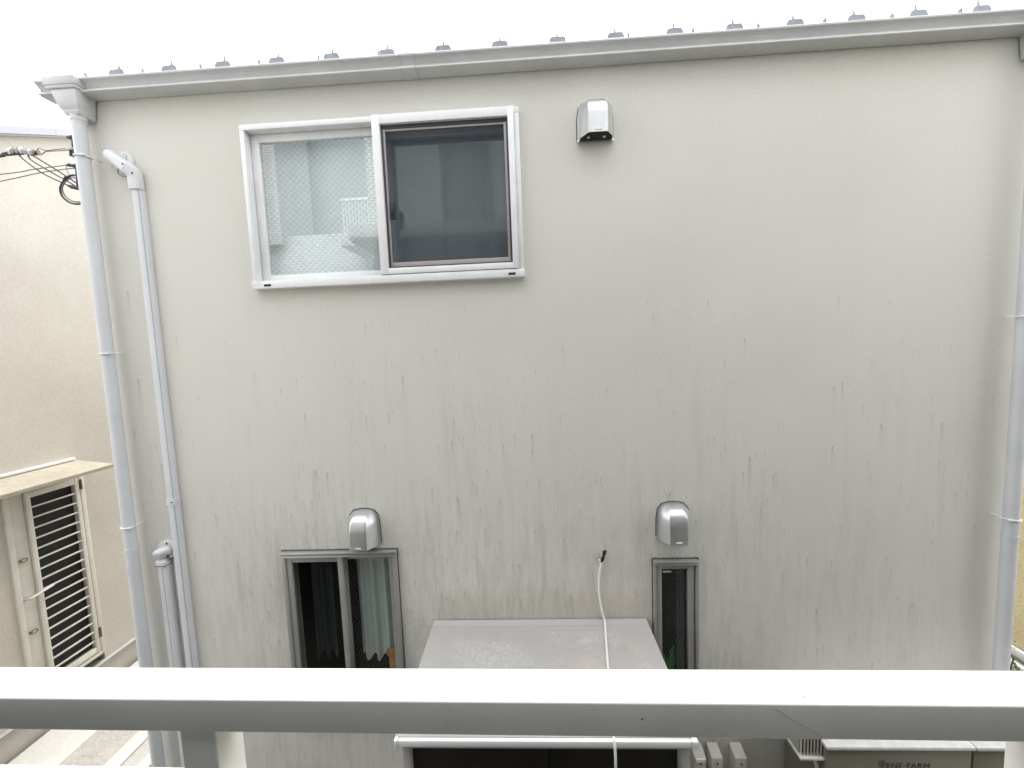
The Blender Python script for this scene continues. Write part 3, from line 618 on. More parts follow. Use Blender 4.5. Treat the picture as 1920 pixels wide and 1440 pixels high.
def loft(rings, caps=True):
    mb = MB(); n = len(rings[0]); V = [p for r_ in rings for p in r_]
    mb.raw(V, [(i*n+k, i*n+(k+1) % n, (i+1)*n+(k+1) % n, (i+1)*n+k) for i in range(len(rings)-1) for k in range(n)], True)
    if caps: mb.raw(V, [tuple(range(n))[::-1], tuple(range(len(V)-n, len(V)))], True)
    return mb
Y = Vector((0, 1, 0))
def ring_at(p, tdir, w_, h_, r_=0.02):
    t = Vector(tdir).normalized(); ax = t.cross(Y).normalized(); return rrect(Vector(p), ax, Y, w_, h_, r_)
MB().tube([(-2.440, 2.499, 1.232), (-2.440, 2.490, 1.232), (-2.440, 2.484, 1.232)], [0.064, 0.064, 0.054], 28).build('wall_plate', 'duct', dc)
MB().box(-2.412, -2.4105, 2.4826, 2.4845, 1.225, 1.275).build('plate_seam', 'gasket', dc)
d1 = Vector((0.78, 0, -0.62)).normalized(); p0 = Vector((-2.515, 2.465, 1.283))
L = 0.165
loft([ring_at(p0+d1*0.0, d1, 0.026, 0.022, 0.010), ring_at(p0+d1*0.006, d1, 0.048, 0.046, 0.021), ring_at(p0+d1*0.02, d1, 0.062, 0.060, 0.026), ring_at(p0+d1*0.05, d1, 0.068, 0.068, 0.028), ring_at(p0+d1*(L-0.04), d1, 0.068, 0.062, 0.022), ring_at(p0+d1*(L-0.036), d1, 0.072, 0.064, 0.02), ring_at(p0+d1*L, d1, 0.072, 0.062, 0.02)]).build('wall_cap', 'duct', dc)
pe = p0+d1*(L+0.001); dn = Vector((0, 0, -1)); pm = Vector((xd, 2.473, pe.z-0.030))
loft([ring_at(pe, d1, 0.074, 0.060, 0.018), ring_at(pe+d1*0.012, d1, 0.074, 0.058, 0.018), ring_at(pm, (d1+dn), 0.075, 0.054, 0.016), ring_at(pm+dn*0.028, (d1*0.2+dn), 0.073, 0.052, 0.014), ring_at((xd, 2.477, 1.060), dn, 0.072, 0.048, 0.012)]).build('elbow', 'duct', dc)
for c_ in (pm+Vector((0.010, -0.0262, -0.004)), p0+d1*(L-0.02)+Vector((0.010, -0.0300, 0.004))):
    MB().tube([c_, c_-Vector((0, 0.002, 0))], 0.0055, 8).build('screw_hole', 'dark', dc)
MB().tube(smooth_path([(-2.470, 2.48, 1.195), (-2.475, 2.485, 1.165), (-2.445, 2.485, 1.148), (-2.41, 2.485, 1.144), (-2.398, 2.49, 1.132)], 5), 0.0022, 6).build('tie_wire', 'cableg', dc)
dc2 = thing('duct_cover', (-2.43, WY, GZ), 'short ivory duct cover with stubby elbow cap beside the taller one', 'duct cover', 'air-conditioner duct covers on the stained wall')
xe = -2.469
MB().prism(dprof(xe, 0.068, 2.455, 2.499), 'z', GZ+0.05, -1.318, True).build('trunking', 'duct', dc2)
MB().box(xe+0.006, xe+0.0072, 2.4542, 2.456, GZ+0.05, -1.32).build('seam', 'gasket', dc2)
MB().tube([(-2.440, 2.499, -1.232), (-2.440, 2.485, -1.232), (-2.440, 2.480, -1.232)], [0.064, 0.064, 0.054], 26).build('wall_plate', 'duct', dc2)
MB().box(-2.436, -2.432, 2.474, 2.4795, -1.195, -1.182).build('plate_slot', 'dark', dc2)
rg = []
for k in range(9):
    a = R(90*k/8); c = Vector((xe+0.028*(1-math.sin(a)), 2.476-0.006*math.sin(a)-0.020*math.sin(2*a), -1.236-0.03*(1-math.cos(a)))); t = Vector((-0.25*math.cos(a), -math.cos(a), -math.sin(a))).normalized()
    ax = Vector((1, 0, 0)); ay = t.cross(ax).normalized(); rg.append(rrect(c, ax, ay, 0.074+0.004*math.sin(2*a), 0.060, 0.024))
rg.append(rrect(Vector((xe, 2.472, -1.305)), Vector((1, 0, 0)), Vector((0, 1, 0)), 0.074, 0.056, 0.018)); rg.append(rrect(Vector((xe, 2.473, -1.326)), Vector((1, 0, 0)), Vector((0, 1, 0)), 0.076, 0.056, 0.018))
loft(rg).build('elbow', 'duct', dc2)
MB().box(xe-0.036, xe+0.036, 2.447, 2.497, -1.3305, -1.3265).build('joint_gap', 'dark', dc2)

# ---------------------------------------------------------------- white cable with black plug
tag(MB().tube(smooth_path([(0.412, 2.480, -1.360), (0.394, 2.482, -1.46), (0.391, 2.484, -1.57), (0.405, 2.480, -1.68), (0.421, 2.468, -1.748), (0.414, 2.41, -1.762), (0.395, 2.274, -1.763), (0.373, 2.11, -1.766), (0.350, 1.90, -1.772), (0.325, 1.735, -1.778), (0.323, 1.702, -1.795), (0.324, 1.692, -1.85), (0.325, 1.69, -2.0), (0.335, 1.688, -2.6), (0.36, 1.68, GZ+0.01)], 8), 0.0062, 8).build('cable', 'cablew'), 'white cable hanging down the wall and over the shed roof', 'cable')
plug = thing('cable_plug', (0.42, 2.47, -1.365), 'black plug wrapped in tape at the top of the white cable', 'plug')
MB().tube([(0.408, 2.474, -1.362), (0.413, 2.472, -1.352), (0.418, 2.470, -1.335), (0.423, 2.468, -1.318), (0.429, 2.466, -1.292), (0.431, 2.465, -1.284)], [0.006, 0.012, 0.014, 0.0105, 0.0165, 0.015], 8, flat=0.7, smooth=False).build('plug_body', 'black', plug)
MB().tube([(0.392, 2.499, -1.345), (0.392, 2.486, -1.345)], [0.012, 0.010], 10).tube([(0.392, 2.49, -1.345), (0.405, 2.472, -1.355)], 0.004, 6).build('wall_eyelet', 'silver', plug)

# ---------------------------------------------------------------- shed under the wall
shed = thing('storage_shed', (0.003, 2.10, GZ), 'low storage shed with stained pale flat roof against the house wall', 'shed')
SX0, SX1 = -0.690, 0.696
MB().hexa([(SX0, 1.722, -1.800), (SX1, 1.722, -1.800), (SX1, 2.493, -1.788), (SX0, 2.493, -1.788)], [(SX0, 1.722, -1.784), (SX1, 1.722, -1.784), (SX1, 2.493, -1.770), (SX0, 2.493, -1.770)]).build('roof_sheet', 'shedtop', shed)
MB().hexa([(SX0+0.004, 2.452, -1.774), (SX1-0.004, 2.452, -1.774), (SX1-0.004, 2.496, -1.773), (SX0+0.004, 2.496, -1.773)], [(SX0+0.004, 2.454, -1.768), (SX1-0.004, 2.454, -1.768), (SX1-0.004, 2.496, -1.755), (SX0+0.004, 2.496, -1.755)]).build('back_flashing', 'shedtop', shed)
MB().box(SX0+0.018, SX1-0.028, 1.702, 1.7225, -1.818, -1.785, 0.006).build('roof_lip', 'white', shed)
for a, b_ in ((SX0-0.002, SX0+0.0175), (SX1-0.0275, SX1+0.002)):
    MB().box(a, b_, 1.701, 1.745, -1.822, -1.784, 0.006).build('lip_corner', 'white', shed)
MB().box(SX0+0.03, SX1-0.03, 1.735, 1.775, -1.858, -1.822, 0.003).build('head_beam', 'shedm', shed)
for a, b_ in ((SX0+0.022, SX0+0.062), (SX1-0.062, SX1-0.022)):
    MB().box(a, b_, 1.738, 1.80, GZ+0.1, -1.8585, 0.004).build('corner_post', 'shedm', shed)
for a, b_ in ((SX0+0.024, SX0+0.040), (SX1-0.040, SX1-0.024)):
    MB().box(a, b_, 1.801, 2.47, GZ+0.1, -1.802, 0).build('side_panel', 'shedm', shed)
MB().box(SX0+0.041, SX1-0.041, 2.45, 2.468, GZ+0.1, -1.80).build('back_panel', 'shedm', shed)
MB().box(SX0+0.02, SX1-0.02, 1.74, 2.47, GZ, GZ+0.0995, 0.005).build('base', 'shedm', shed)
MB().box(SX0+0.063, 0.02, 1.768, 1.790, GZ+0.1, -1.8590, 0.002).build('door', 'sheddark', shed)  # both leaves: near-black sheets standing in for the unlit open shed front
MB().box(0.0, SX1-0.063, 1.791, 1.81, GZ+0.1, -1.8590, 0.002).build('door', 'sheddark', shed)

# ---------------------------------------------------------------- pipe covers on the wall
for i, (xa, xb, lb) in enumerate(((0.962, 1.036, 'pipe cover with pale lid, nearest the shed'), (1.068, 1.140, 'middle of the three short pipe covers on the wall'), (1.214, 1.290, 'pipe cover nearest the brown fuel cell cabinet'))):
    t = thing('pipe_cover', ((xa+xb)/2, WY, -3.25), lb, 'pipe cover', 'short pipe covers low on the stained wall')
    MB().hexa([(xa+0.006, 2.43, -3.25), (xb-0.006, 2.43, -3.25), (xb-0.006, 2.499, -3.25), (xa+0.006, 2.499, -3.25)], [(xa, 2.41, -2.640), (xb, 2.41, -2.640), (xb, 2.499, -2.615), (xa, 2.499, -2.615)], 0.008).build('cover', 'cover', t)
    if i == 0: MB().hexa([(xa+0.008, 2.4005, -2.664), (xb-0.008, 2.4005, -2.664), (xb-0.008, 2.409, -2.664), (xa+0.008, 2.409, -2.664)], [(xa+0.008, 2.402, -2.640), (xb-0.008, 2.402, -2.640), (xb-0.008, 2.409, -2.636), (xa+0.008, 2.409, -2.636)], 0.002).build('lid_label', 'white', t)
    MB().tube([((xa+xb)/2, 2.4125, -2.678), ((xa+xb)/2, 2.407, -2.678)], 0.005, 8).build('screw', 'dark', t)

# ---------------------------------------------------------------- fuel cell cabinet
fc = thing('fuel_cell_cabinet', (1.94, 2.30, GZ), 'brown-grey fuel cell cabinet with pale lid and dark lettering', 'cabinet')
FX0, FX1, FY0, FY1, FZ = 1.552, 2.322, 2.112, 2.470, -2.245
MB().box(FX0, FX1-0.006, FY0, FY1, GZ+0.08, FZ, 0.006).build('body', 'cellm', fc)
MB().box(FX0-0.012, FX1-0.004, FY0-0.020, FY1+0.01, FZ+0.0005, FZ+0.024, 0.008).build('lid', 'celltop', fc)
MB().box(FX0+0.02, FX1-0.02, FY0+0.03, FY1-0.03, GZ, GZ+0.0795, 0).build('plinth', 'concrete', fc)
rp = MB().box(FX1+0.008, 2.90, FY0+0.004, FY1, GZ+0.08, FZ-0.006, 0.006).build('side_unit', 'cellm', fc)
MB().box(FX1+0.004, 2.91, FY0-0.016, FY1+0.008, FZ-0.0055, FZ+0.018, 0.008).build('side_unit_lid', 'celltop', rp)
# lettering
def text_part(txt, size, x, z, y, mat, parent, name):
    cu = bpy.data.curves.new('lettering', 'FONT'); cu.body = txt; cu.size = size; cu.extrude = 0.0006; cu.space_character = 1.12
    to = bpy.data.objects.new('lettering_source', cu); COL.objects.link(to)
    dg = bpy.context.evaluated_depsgraph_get(); me = bpy.data.meshes.new_from_object(to.evaluated_get(dg)); bpy.data.objects.remove(to)
    org = ORG[parent.name]
    for v in me.vertices: v.co = Vector((v.co.x+x-org.x, y-v.co.z-org.y, v.co.y+z-org.z))
    me.materials.clear(); me.materials.append(MT[mat]); o = bpy.data.objects.new(name, me); COL.objects.link(o); o.parent = parent; ORG[o.name] = org; return o
text_part('ENE\u00b7FARM', 0.046, 1.872, -2.365, FY0-0.0012, 'ink', fc, 'lettering')
mb = MB()
for k in range(3):
    rr = 0.006+0.0065*k
    for q in range(5+4*k):
        a = 2*math.pi*q/(5+4*k)+k*0.4; cx_, cz_ = 1.850+rr*math.cos(a), -2.338+rr*math.sin(a)
        mb.tube([(cx_, FY0+0.001, cz_), (cx_, FY0-0.0014, cz_)], 0.0024, 6)
mb.box(1.8485, 1.8515, FY0-0.0014, FY0+0.001, -2.368, -2.345); mb.build('emblem', 'ink', fc)
ev = MB().box(1.428, 1.548, 2.148, 2.30, -2.318, -2.10, 0.004).build('exhaust_louvre', 'shedm', fc)
MB().box(1.434, 1.540, 2.140, 2.1475, -2.306, -2.105).build('opening', 'dark', ev)
for k in range(7):
    xx = 1.430+k*0.0178
    MB().box(xx, xx+0.0045, 2.131, 2.1395, -2.308, -2.10).build('slat', 'cover', ev)
MB().box(1.420, 1.5515, 2.118, 2.30, -2.332, -2.3185, 0.003).build('tray', 'celltop', ev)
MB().hexa([(1.535, 2.135, -2.46), (1.551, 2.135, -2.46), (1.551, 2.150, -2.46), (1.535, 2.150, -2.46)], [(1.500, 2.135, -2.333), (1.516, 2.135, -2.333), (1.516, 2.150, -2.333), (1.500, 2.150, -2.333)]).build('bracket', 'cover', ev)

# ================================================================== cream house on the left
cr = thing('cream_house', (-8.0, 6.5, GZ), 'cream stuccoed house on the left with sloping white verge', 'house')
HX = -5.20
def vz(y): return 2.345+(y-4.04)*0.455 if y < 7 else 3.69-(y-7)*0.455
poly = [(2.2, -3.50), (3.62, -3.50), (3.62, -1.16), (4.345, -1.16), (4.345, -3.50), (11.6, -3.50), (11.6, vz(11.6)), (7, vz(7)), (2.2, vz(2.2))]
mb = MB(); V = [(HX, p[0], p[1]) for p in poly]
mb.raw(V, [(0, 1, 2, 8), (2, 3, 7, 8), (3, 4, 5, 6, 7)])
full = [(2.2, -3.50), (11.6, -3.50), (11.6, vz(11.6)), (7, vz(7)), (2.2, vz(2.2))]
mb.raw([(-11, p[0], p[1]) for p in full], [(4, 3, 2, 1, 0)])
for a, b_ in ((0, 4), (1, 2)):
    mb.raw([(HX, *full[a]), (-11, *full[a]), (-11, *full[b_]), (HX, *full[b_])], [(0, 1, 2, 3)])
for (ya, za), (yb, zb) in (((3.62, -3.5), (3.62, -1.16)), ((4.345, -1.16), (4.345, -3.5)), ((3.62, -1.16), (4.345, -1.16))):
    mb.raw([(HX, ya, za), (HX, yb, zb), (HX-0.12, yb, zb), (HX-0.12, ya, za)], [(0, 1, 2, 3)])
mb.build('wall', 'cream', cr)
MB().box(HX-0.9, HX-0.13, 3.5, 4.5, -3.5, -1.1).build('dark_room', 'dark', cr)
MB().box(-11, HX+0.004, 2.195, 11.6, GZ-0.3, -3.5005, 0).build('foundation', 'found', cr)
MB().prism([(HX-0.002, -3.492), (HX+0.035, -3.508), (HX+0.035, -3.528), (HX+0.028, -3.528), (HX+0.026, -3.512), (HX-0.002, -3.500)], 'y', 2.2, 11.6).build('drip_flashing', 'alu', cr)
def slab_y(ya, yb, x0, x1, dz0, dz1):
    return MB().hexa([(x0, ya, vz(ya)+dz0), (x1, ya, vz(ya)+dz0), (x1, yb, vz(yb)+dz0), (x0, yb, vz(yb)+dz0)], [(x0, ya, vz(ya)+dz1), (x1, ya, vz(ya)+dz1), (x1, yb, vz(yb)+dz1), (x0, yb, vz(yb)+dz1)])
rf = slab_y(2.0, 4.46, -11.2, HX+0.10, -0.002, 0.072).build('roof', 'verge', cr)
slab_y(4.463, 7.0, -11.2, HX+0.10, -0.002, 0.0725).build('verge_sheet', 'verge', rf); slab_y(7.003, 11.8, -11.2, HX+0.10, -0.002, 0.0725).build('verge_sheet', 'verge', rf)
slab_y(2.0, 7.0, HX+0.002, HX+0.085, -0.020, -0.003).build('soffit_strip', 'scrframe', rf)
# door canopy
cn = MB().hexa([(-5.195, 2.9, -1.072), (-4.845, 2.9, -1.160), (-4.845, 4.405, -1.160), (-5.195, 4.30, -1.072)], [(-5.195, 2.9, -1.054), (-4.845, 2.9, -1.142), (-4.845, 4.405, -1.142), (-5.195, 4.30, -1.054)]).build('door_canopy', 'awn', cr)
MB().box(-5.198, -5.165, 2.9, 4.285, -1.052, -1.022, 0.004).build('flashing', 'white', cn)
MB().hexa([(-4.862, 2.9, -1.178), (-4.847, 2.9, -1.178), (-4.847, 4.403, -1.178), (-4.862, 4.403, -1.178)], [(-4.862, 2.9, -1.161), (-4.847, 2.9, -1.161), (-4.847, 4.403, -1.161), (-4.862, 4.403, -1.161)]).build('edge_trim', 'awn', cn)
# grilled door
def by(mb, y0, y1, z0, z1, xa, xb, bev=0.003): return mb.box(HX+xa, HX+xb, y0, y1, z0, z1, bev)
mb = MB(); by(mb, 3.62, 3.668, -3.40, -1.17, -0.06, 0.025); by(mb, 4.30, 4.345, -3.40, -1.17, -0.06, 0.025); by(mb, 3.6685, 4.2995, -1.23, -1.17, -0.06, 0.022); by(mb, 3.6685, 4.2995, -3.40, -3.36, -0.06, 0.028)
door = mb.build('door', 'doorw', cr, label='cream door with horizontal grille bars under the canopy')
mb = MB(); by(mb, 3.672, 3.79, -3.355, -1.235, -0.035, 0.006); mb.build('stile', 'doorw', door)
mb = MB(); by(mb, 3.792, 3.835, -3.345, -1.262, -0.02, 0.034); by(mb, 4.245, 4.285, -3.345, -1.262, -0.02, 0.034); by(mb, 3.8355, 4.2445, -1.325, -1.262, -0.02, 0.032); by(mb, 3.8355, 4.2445, -3.345, -3.28, -0.02, 0.032)
mb.build('grille_frame', 'doorw', door)
b0 = MB().box(HX+0.012, HX+0.030, 3.83, 4.25, -1.436, -1.420, 0.003).build('grille_bar', 'doorw', door)
for k in range(1, 17): part_copy(b0, 0, 0, -0.1107*k)
MB().box(HX-0.028, HX-0.022, 3.83, 4.25, -3.29, -1.31).build('pane', 'dark', door)
for zz in (-1.93, -2.69):
    ring = [(HX+0.032, 3.712+0.030*math.cos(a), zz+0.018*math.sin(a)) for a in [2*math.pi*k/16 for k in range(17)]]
    MB().tube(ring, 0.0055, 8).tube([(HX+0.005, 3.695, zz), (HX+0.034, 3.695, zz)], 0.007, 8).build('ring_pull', 'brass', door)
MB().tube(smooth_path([(HX+0.006, 3.685, -2.33), (HX+0.055, 3.69, -2.33), (HX+0.066, 3.73, -2.325), (HX+0.068, 3.90, -2.30)], 6), 0.011, 10).tube([(HX+0.006, 3.685, -2.33), (HX+0.014, 3.685, -2.33)], 0.026, 14).build('handle', 'silver', door)
for zz in (-1.33, -3.12):
    MB().box(HX+0.026, HX+0.036, 4.29, 4.318, zz-0.07, zz+0.045, 0.003).tube([(HX+0.040, 4.304, zz-0.07), (HX+0.040, 4.304, zz+0.045)], 0.008, 8).build('hinge', 'brass', door)

# ================================================================== ochre house on the right
oc = thing('ochre_house', (8, 6.5, GZ), 'yellow-ochre rough stucco wall at the right edge behind the downpipe', 'house')
MB().box(5.0, 10, 3.2, 11, -3.31, 0.9).build('wall', 'ochre', oc)
MB().box(5.02, 10, 3.25, 11, GZ-0.2, -3.3105).build('foundation', 'found', oc)
for k in range(2): MB().box(4.965-0.03*k, 5.015, 3.2, 4.95, -3.405-0.14*k, -3.325-0.14*k, 0.005).build('base_board', 'white', oc)
MB().box(4.9, 10.1, 3.0, 11.2, 0.9005, 0.98).build('roof_edge', 'verge', oc)
random.seed(11)
sh = thing('shrub', (4.62, 4.02, GZ), 'dark leafy shrub low beside the right downpipe', 'shrub')
mb = MB(); lf = MB()
for k in range(9):
    a = random.uniform(0, 6.28); rr = random.uniform(0.05, 0.22); top = (4.62+rr*math.cos(a), 4.02+rr*math.sin(a), GZ+random.uniform(0.35, 0.72))
    path = smooth_path([(4.62, 4.02, GZ), (4.62+rr*0.4*math.cos(a), 4.02+rr*0.4*math.sin(a), GZ+0.2), top], 5); mb.tube(path, 0.006, 5)
    for q in range(26):
        p = path[random.randrange(4, len(path))]+Vector((random.gauss(0, .05), random.gauss(0, .05), random.gauss(0, .04)))
        d = Vector((random.gauss(0, 1), random.gauss(0, 1), random.gauss(0, .6))).normalized(); e = d.orthogonal().normalized(); l_ = random.uniform(.03, .06)
        lf.raw([p-d*l_*.5, p+e*l_*.28+Vector((0, 0, .004)), p+d*l_*.5, p-e*l_*.28+Vector((0, 0, .004))], [(0, 1, 2, 3)])
mb.build('stem', 'bark', sh); lf.build('foliage', 'leaf', sh, kind='stuff')

# ================================================================== overhead wires at the left corner
S = 2.6/2.8
def wp(x, z, dy=0.0): return (x*S, 2.6+dy, z*S)
def bracket(zt, zb, label, x):
    t = thing('wall_bracket', (x*S, 2.6, zb*S), label, 'bracket', 'black cable brackets on the house corner')
    MB().tube([wp(x+0.008, zt), wp(x, zb)], 0.010, 6, smooth=False).build('rod', 'black', t)
    MB().tube([wp(x-0.035, zt+0.004), wp(x-0.012, zt), wp(x+0.03, zt), (XL-0.0, 2.6, zt*S)], [0.006, 0.013, 0.015, 0.015], 8).build('arm', 'black', t)
    MB().tube([wp(x+0.004, zb+0.02), (XL-0.0, 2.6, zb*S+0.02)], 0.010, 8).build('lower_arm', 'black', t)
    MB().box(XL-0.006, XL-0.0005, 2.57, 2.63, zb*S-0.02, zt*S+0.03, 0.002).build('wall_plate', 'black', t)
    return t
bk = bracket(1.570, 1.440, 'upper black cable bracket just under the white verge', -3.090)
MB().box(-3.135*S, -3.07*S, 2.59, 2.61, 1.486*S, 1.500*S, 0.003).build('clevis', 'clamp', bk)
MB().tube([wp(-3.112, 1.488), wp(-3.108, 1.45)], [0.006, 0.012], 8).build('insulator', 'black', bk)
bk2 = bracket(1.382, 1.236, 'lower black cable bracket beside the looped cable', -3.088)
MB().box(-3.125*S, -3.06*S, 2.592, 2.608, 1.300*S, 1.312*S, 0.003).build('clevis', 'clamp', bk2)
MB().tube([wp(-3.152, 1.391), wp(-3.13, 1.390), wp(-3.10, 1.384)], [0.006, 0.012, 0.006], 8).build('dead_end', 'black', bk2)
ww = lambda pts, r, mat, label, n=6: tag(MB().tube(smooth_path([wp(*p) for p in pts], n), r, 7).build('overhead_wire', mat), label, 'wire', 'overhead wires at the house corner')
ww([(-3.353, 1.505), (-3.345, 1.512), (-3.32, 1.508), (-3.295, 1.496), (-3.236, 1.4975), (-3.17, 1.500), (-3.095, 1.500)], 0.0028, 'cableg', 'thin grey stay wire, upper of the pair from clamps to bracket')
ww([(-3.375, 1.480), (-3.350, 1.472), (-3.325, 1.472), (-3.30, 1.486), (-3.28, 1.490), (-3.20, 1.489), (-3.095, 1.489)], 0.0028, 'cableg', 'thin grey stay wire, lower of the pair from clamps to bracket')
ww([(-3.492, 1.484), (-3.470, 1.455), (-3.43, 1.420), (-3.336, 1.347), (-3.208, 1.279), (-3.15, 1.252)], 0.0042, 'cabled', 'dark drop cable, lowest of the three sagging from the clamps')
ww([(-3.426, 1.480), (-3.418, 1.455), (-3.39, 1.427), (-3.258, 1.342), (-3.16, 1.282), (-3.09, 1.236)], 0.0042, 'cabled', 'dark drop cable, middle of the three sagging from the clamps')
ww([(-3.412, 1.486), (-3.38, 1.462), (-3.253, 1.378), (-3.15, 1.305), (-3.09, 1.262)], 0.0042, 'cabled', 'dark drop cable, topmost of the three sagging from the clamps')
ww([(-4.9, 1.31), (-3.649, 1.357), (-3.41, 1.376), (-3.193, 1.389), (-3.15, 1.391)], 0.0032, 'cableg', 'thin telephone wire running level to the lower bracket')
ww([(-4.9, 1.16), (-3.657, 1.311), (-3.375, 1.349), (-3.16, 1.366), (-3.095, 1.3635)], 0.0032, 'cableg', 'thin telephone wire below its twin, running to lower bracket')
ww([(-3.152, 1.388), (-3.158, 1.36), (-3.145, 1.33), (-3.125, 1.305)], 0.0022, 'cableg', 'short thin tail wire curling from the lower bracket')
ww([(-3.092, 1.318), (-3.12, 1.322), (-3.153, 1.312), (-3.195, 1.282), (-3.222, 1.238), (-3.215, 1.188), (-3.175, 1.147), (-3.13, 1.130), (-3.07, 1.128)], 0.0062, 'cabled', 'thick dark cable looping out below the lower bracket', 8)
ww([(-3.10, 1.312), (-3.15, 1.300), (-3.19, 1.270), (-3.208, 1.235), (-3.195, 1.19), (-3.16, 1.158), (-3.12, 1.143), (-3.07, 1.142)], 0.0045, 'cableg', 'thinner inner cable of the loop below the lower bracket', 8)
tag(MB().tube([wp(-3.185, 1.292), wp(-3.165, 1.306), wp(-3.14, 1.316)], [0.009, 0.013, 0.008], 8).build('tape_wrap', 'black'), 'black tape wrapped round the top of the cable loop', 'tape')
tag(MB().tube([wp(-3.165, 1.256), wp(-3.14, 1.246), wp(-3.07, 1.228)], [0.006, 0.012, 0.013], 8).build('cable_sleeve', 'black'), 'black sleeve where the drop cables reach the house', 'sleeve')
ww([(-5.0, 1.47), (-3.75, 1.480), (-3.60, 1.494), (-3.53, 1.502), (-3.47, 1.498)], 0.0075, 'cabled', 'thick dark service cable entering at left, upper strand')
ww([(-5.0, 1.455), (-3.75, 1.474), (-3.60, 1.483), (-3.52, 1.485), (-3.46, 1.486)], 0.0075, 'cabled', 'thick dark service cable entering at left, lower strand')
random.seed(6)
cl = thing('cable_clamps', wp(-3.46, 1.47), 'cluster of pale clamps splicing the overhead service cable', 'clamp')
for k, (xx, zz, l_) in enumerate([(-3.545, 1.505, .03), (-3.520, 1.512, .034), (-3.492, 1.510, .032), (-3.462, 1.505, .03), (-3.440, 1.500, .028), (-3.418, 1.495, .03), (-3.398, 1.492, .03), (-3.378, 1.490, .026)]):
    a = random.uniform(-0.3, 0.3)
    MB().tube([wp(xx-l_*.3*math.sin(a), zz-l_*.7, -0.004), wp(xx+l_*.1*math.sin(a), zz-l_*.1, -0.01), wp(xx+l_*.3*math.sin(a), zz+l_*.55, -0.004)], [0.008, 0.012, 0.010], 8).build('clamp', 'clamp' if k % 3 else 'silver', cl)
    MB().tube([wp(xx+0.008, zz-l_*.8), wp(xx+0.012, zz-l_*.1)], 0.008, 7).build('strap', 'black', cl)
for k in range(7):
    xx = -3.42+k*0.011; MB().tube(smooth_path([wp(xx, 1.478, 0.01), wp(xx+0.004, 1.486, -0.012), wp(xx+0.010, 1.500, 0.0), wp(xx+0.008, 1.484, 0.012)], 4), 0.0024, 5).build('lashing', 'brass', cl)

# ================================================================== the apartment the view is taken from
ap = thing('apartment_building', (0, -3, GZ), 'white tiled apartment block reflected in the upper window', 'building')
FYA = -0.95; TOP = 5.6; SF = -0.08      # facade, parapet height, front of the upper slab
mb = MB()
mb.box(-2.25, -1.19, FYA-0.25, FYA, 1.43, TOP); mb.box(-0.44, -0.26, FYA-0.25, FYA, 1.43, TOP); mb.box(0.95, 6.0, FYA-0.25, FYA, 1.43, TOP)
MB().box(-2.25, -1.19, FYA-0.25, FYA, -1.60, 1.4295).box(0.95, 6.0, FYA-0.25, FYA, -1.60, 1.4295).box(-1.189, 0.949, FYA-0.25, FYA, 0.62, 1.4295).build('balcony_wall', 'soffit', ap)
mb.box(-1.19, -0.44, FYA-0.25, FYA, 1.43, 1.66); mb.box(-0.26, 0.95, FYA-0.25, FYA, 1.43, 1.66)
mb.box(-2.25, 6, -6, FYA-0.30, -1.60, TOP)
mb.build('wall', 'tile', ap)
MB().box(-7.2, -2.251, -6, -1.70, -1.7, 2.02).box(-7.2, -3.95, -2.6, -1.55, 1.86, 6.0).build('wing_wall', 'tile', ap)
MB().box(-6.5, -2.252, -3.2, -2.9, 2.021, 6.0).build('recess_wall', 'greyp', ap)
MB().box(-7.2, 6.0, -6.0, -4.5, GZ, -1.76).build('car_port_wall', 'soffit', ap)
for xx in (-6.9, -2.2, 2.0, 5.5): MB().box(xx, xx+0.35, -1.6, -1.25, GZ, -1.76, 0.01).build('pillar', 'slab', ap)
MB().box(-7.2, -2.26, -1.69, 0.30, -1.75, -1.601).build('shading_deck', 'slab', ap)  # unseen deck, added to shade the ground mirrored in the lower window
MB().box(-2.22, 6.0, FYA+0.001, SF, 1.47, 1.63, 0.004).build('upper_balcony_slab', 'slab', ap)
MB().box(-2.20, 6.0, FYA+0.001, SF-0.01, 1.435, 1.4695).build('soffit', 'soffit', ap)
MB().box(-1.92, 6.0, FYA+0.001, 0.66, -1.75, -1.601).build('balcony_floor', 'floor', ap)
for xa in (-1.96, 3.20): MB().box(xa, xa+0.03, FYA+0.001, 0.52, -1.60, 0.80).build('light_block_panel', 'soffit', ap)  # unseen panels added to keep side light off the handrail front
def apwin(x0, x1, z0, z1, slat='greyp'):
    wv = bars(MB(), x0, x1, z0, z1, FYA-0.12, FYA-0.02, 0.04, 0.04, 0.05, 0.05).build('window', 'alu', ap)
    MB().box(x0+0.04, x1-0.04, FYA-0.06, FYA-0.055, z0+0.05, z1-0.05).build('pane', 'glass_ap', wv)
    for k in range(int((z1-z0-0.1)/0.045)): 
        zz = z0+0.06+k*0.045
        if k == 0: b1 = MB().hexa([(x0+0.05, FYA-0.20, zz), (x1-0.05, FYA-0.20, zz), (x1-0.05, FYA-0.17, zz+0.02), (x0+0.05, FYA-0.17, zz+0.02)], [(x0+0.05, FYA-0.20, zz+0.003), (x1-0.05, FYA-0.20, zz+0.003), (x1-0.05, FYA-0.17, zz+0.023), (x0+0.05, FYA-0.17, zz+0.023)]).build('blind_slat', slat, wv)
        else: part_copy(b1, 0, 0, 0.045*k)
apwin(-1.188, -0.441, 1.66, 3.4); apwin(-0.259, 0.949, 1.66, 3.4); apwin(-1.188, 0.949, -1.55, 0.60, 'soffit')
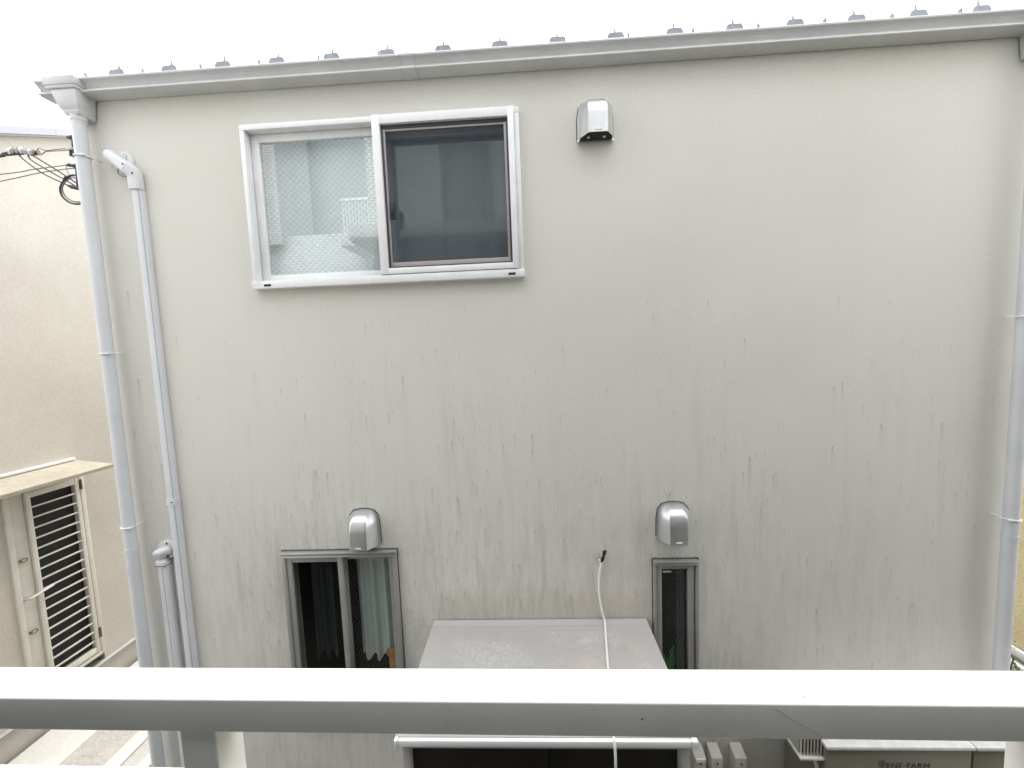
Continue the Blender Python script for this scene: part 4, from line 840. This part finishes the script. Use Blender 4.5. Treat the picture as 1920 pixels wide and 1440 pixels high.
br = MB().box(-2.66, -2.255, FYA-0.03, FYA+0.01, 2.24, 2.28, 0.004).build('side_railing', 'white', ap)
b1 = MB().box(-2.65, -2.635, FYA-0.02, FYA, 1.75, 2.24).build('baluster', 'white', br)
for k in range(1, 9): part_copy(b1, 0.046*k, 0, 0)
MB().box(-2.70, -2.252, -1.69, FYA+0.02, 1.60, 1.75, 0.004).build('side_slab', 'slab', ap)

# handrail and parapet in front of the camera
ang = R(-0.55)
def rx(x, y, z):          # the railing runs a touch askew to the wall
    return (x*math.cos(ang)-(y-0.556)*math.sin(ang), 0.556+x*math.sin(ang)+(y-0.556)*math.cos(ang), z)
def rbox(x0, x1, y0, y1, z0, z1, bev):
    mb = MB().box(x0, x1, y0, y1, z0, z1, bev, 3); mb.v = [rx(*p) for p in mb.v]; return mb
hr = thing('balcony_handrail', (0, 0.59, -0.71), 'white square balcony handrail crossing the bottom of the view', 'handrail')
rbox(-1.9, 5.0, 0.556, 0.620, -0.576, -0.520, 0.0035).build('top_rail', 'railwhite', hr)
sc_ = MB().tube(smooth_path([rx(0.335, 0.5558, -0.528), rx(0.365, 0.5558, -0.548), rx(0.405, 0.5558, -0.574)], 5), 0.0005, 5).build('scratch', 'shedm', hr)
p0_ = rbox(-0.573, -0.514, 0.562, 0.618, -0.7085, -0.5765, 0.003).build('post', 'railwhite', hr)
rbox(0.716, 0.775, 0.562, 0.618, -0.7085, -0.5765, 0.003).build('post', 'railwhite', hr)
rbox(-1.80, -1.741, 0.562, 0.618, -0.7085, -0.5765, 0.003).build('post', 'railwhite', hr)
rbox(1.87, 1.929, 0.562, 0.618, -0.7085, -0.5765, 0.003).build('post', 'railwhite', hr)
pa = thing('parapet', (0, 0.57, -1.75), 'white parapet top just under the handrail at bottom left', 'parapet')
rbox(-1.92, 5.0, 0.559, 0.622, -0.735, -0.709, 0.004).build('coping', 'railwhite', pa)
rbox(-1.90, 5.0, 0.565, 0.616, -1.599, -0.7355, 0.0).build('panel', 'parapetm', pa)
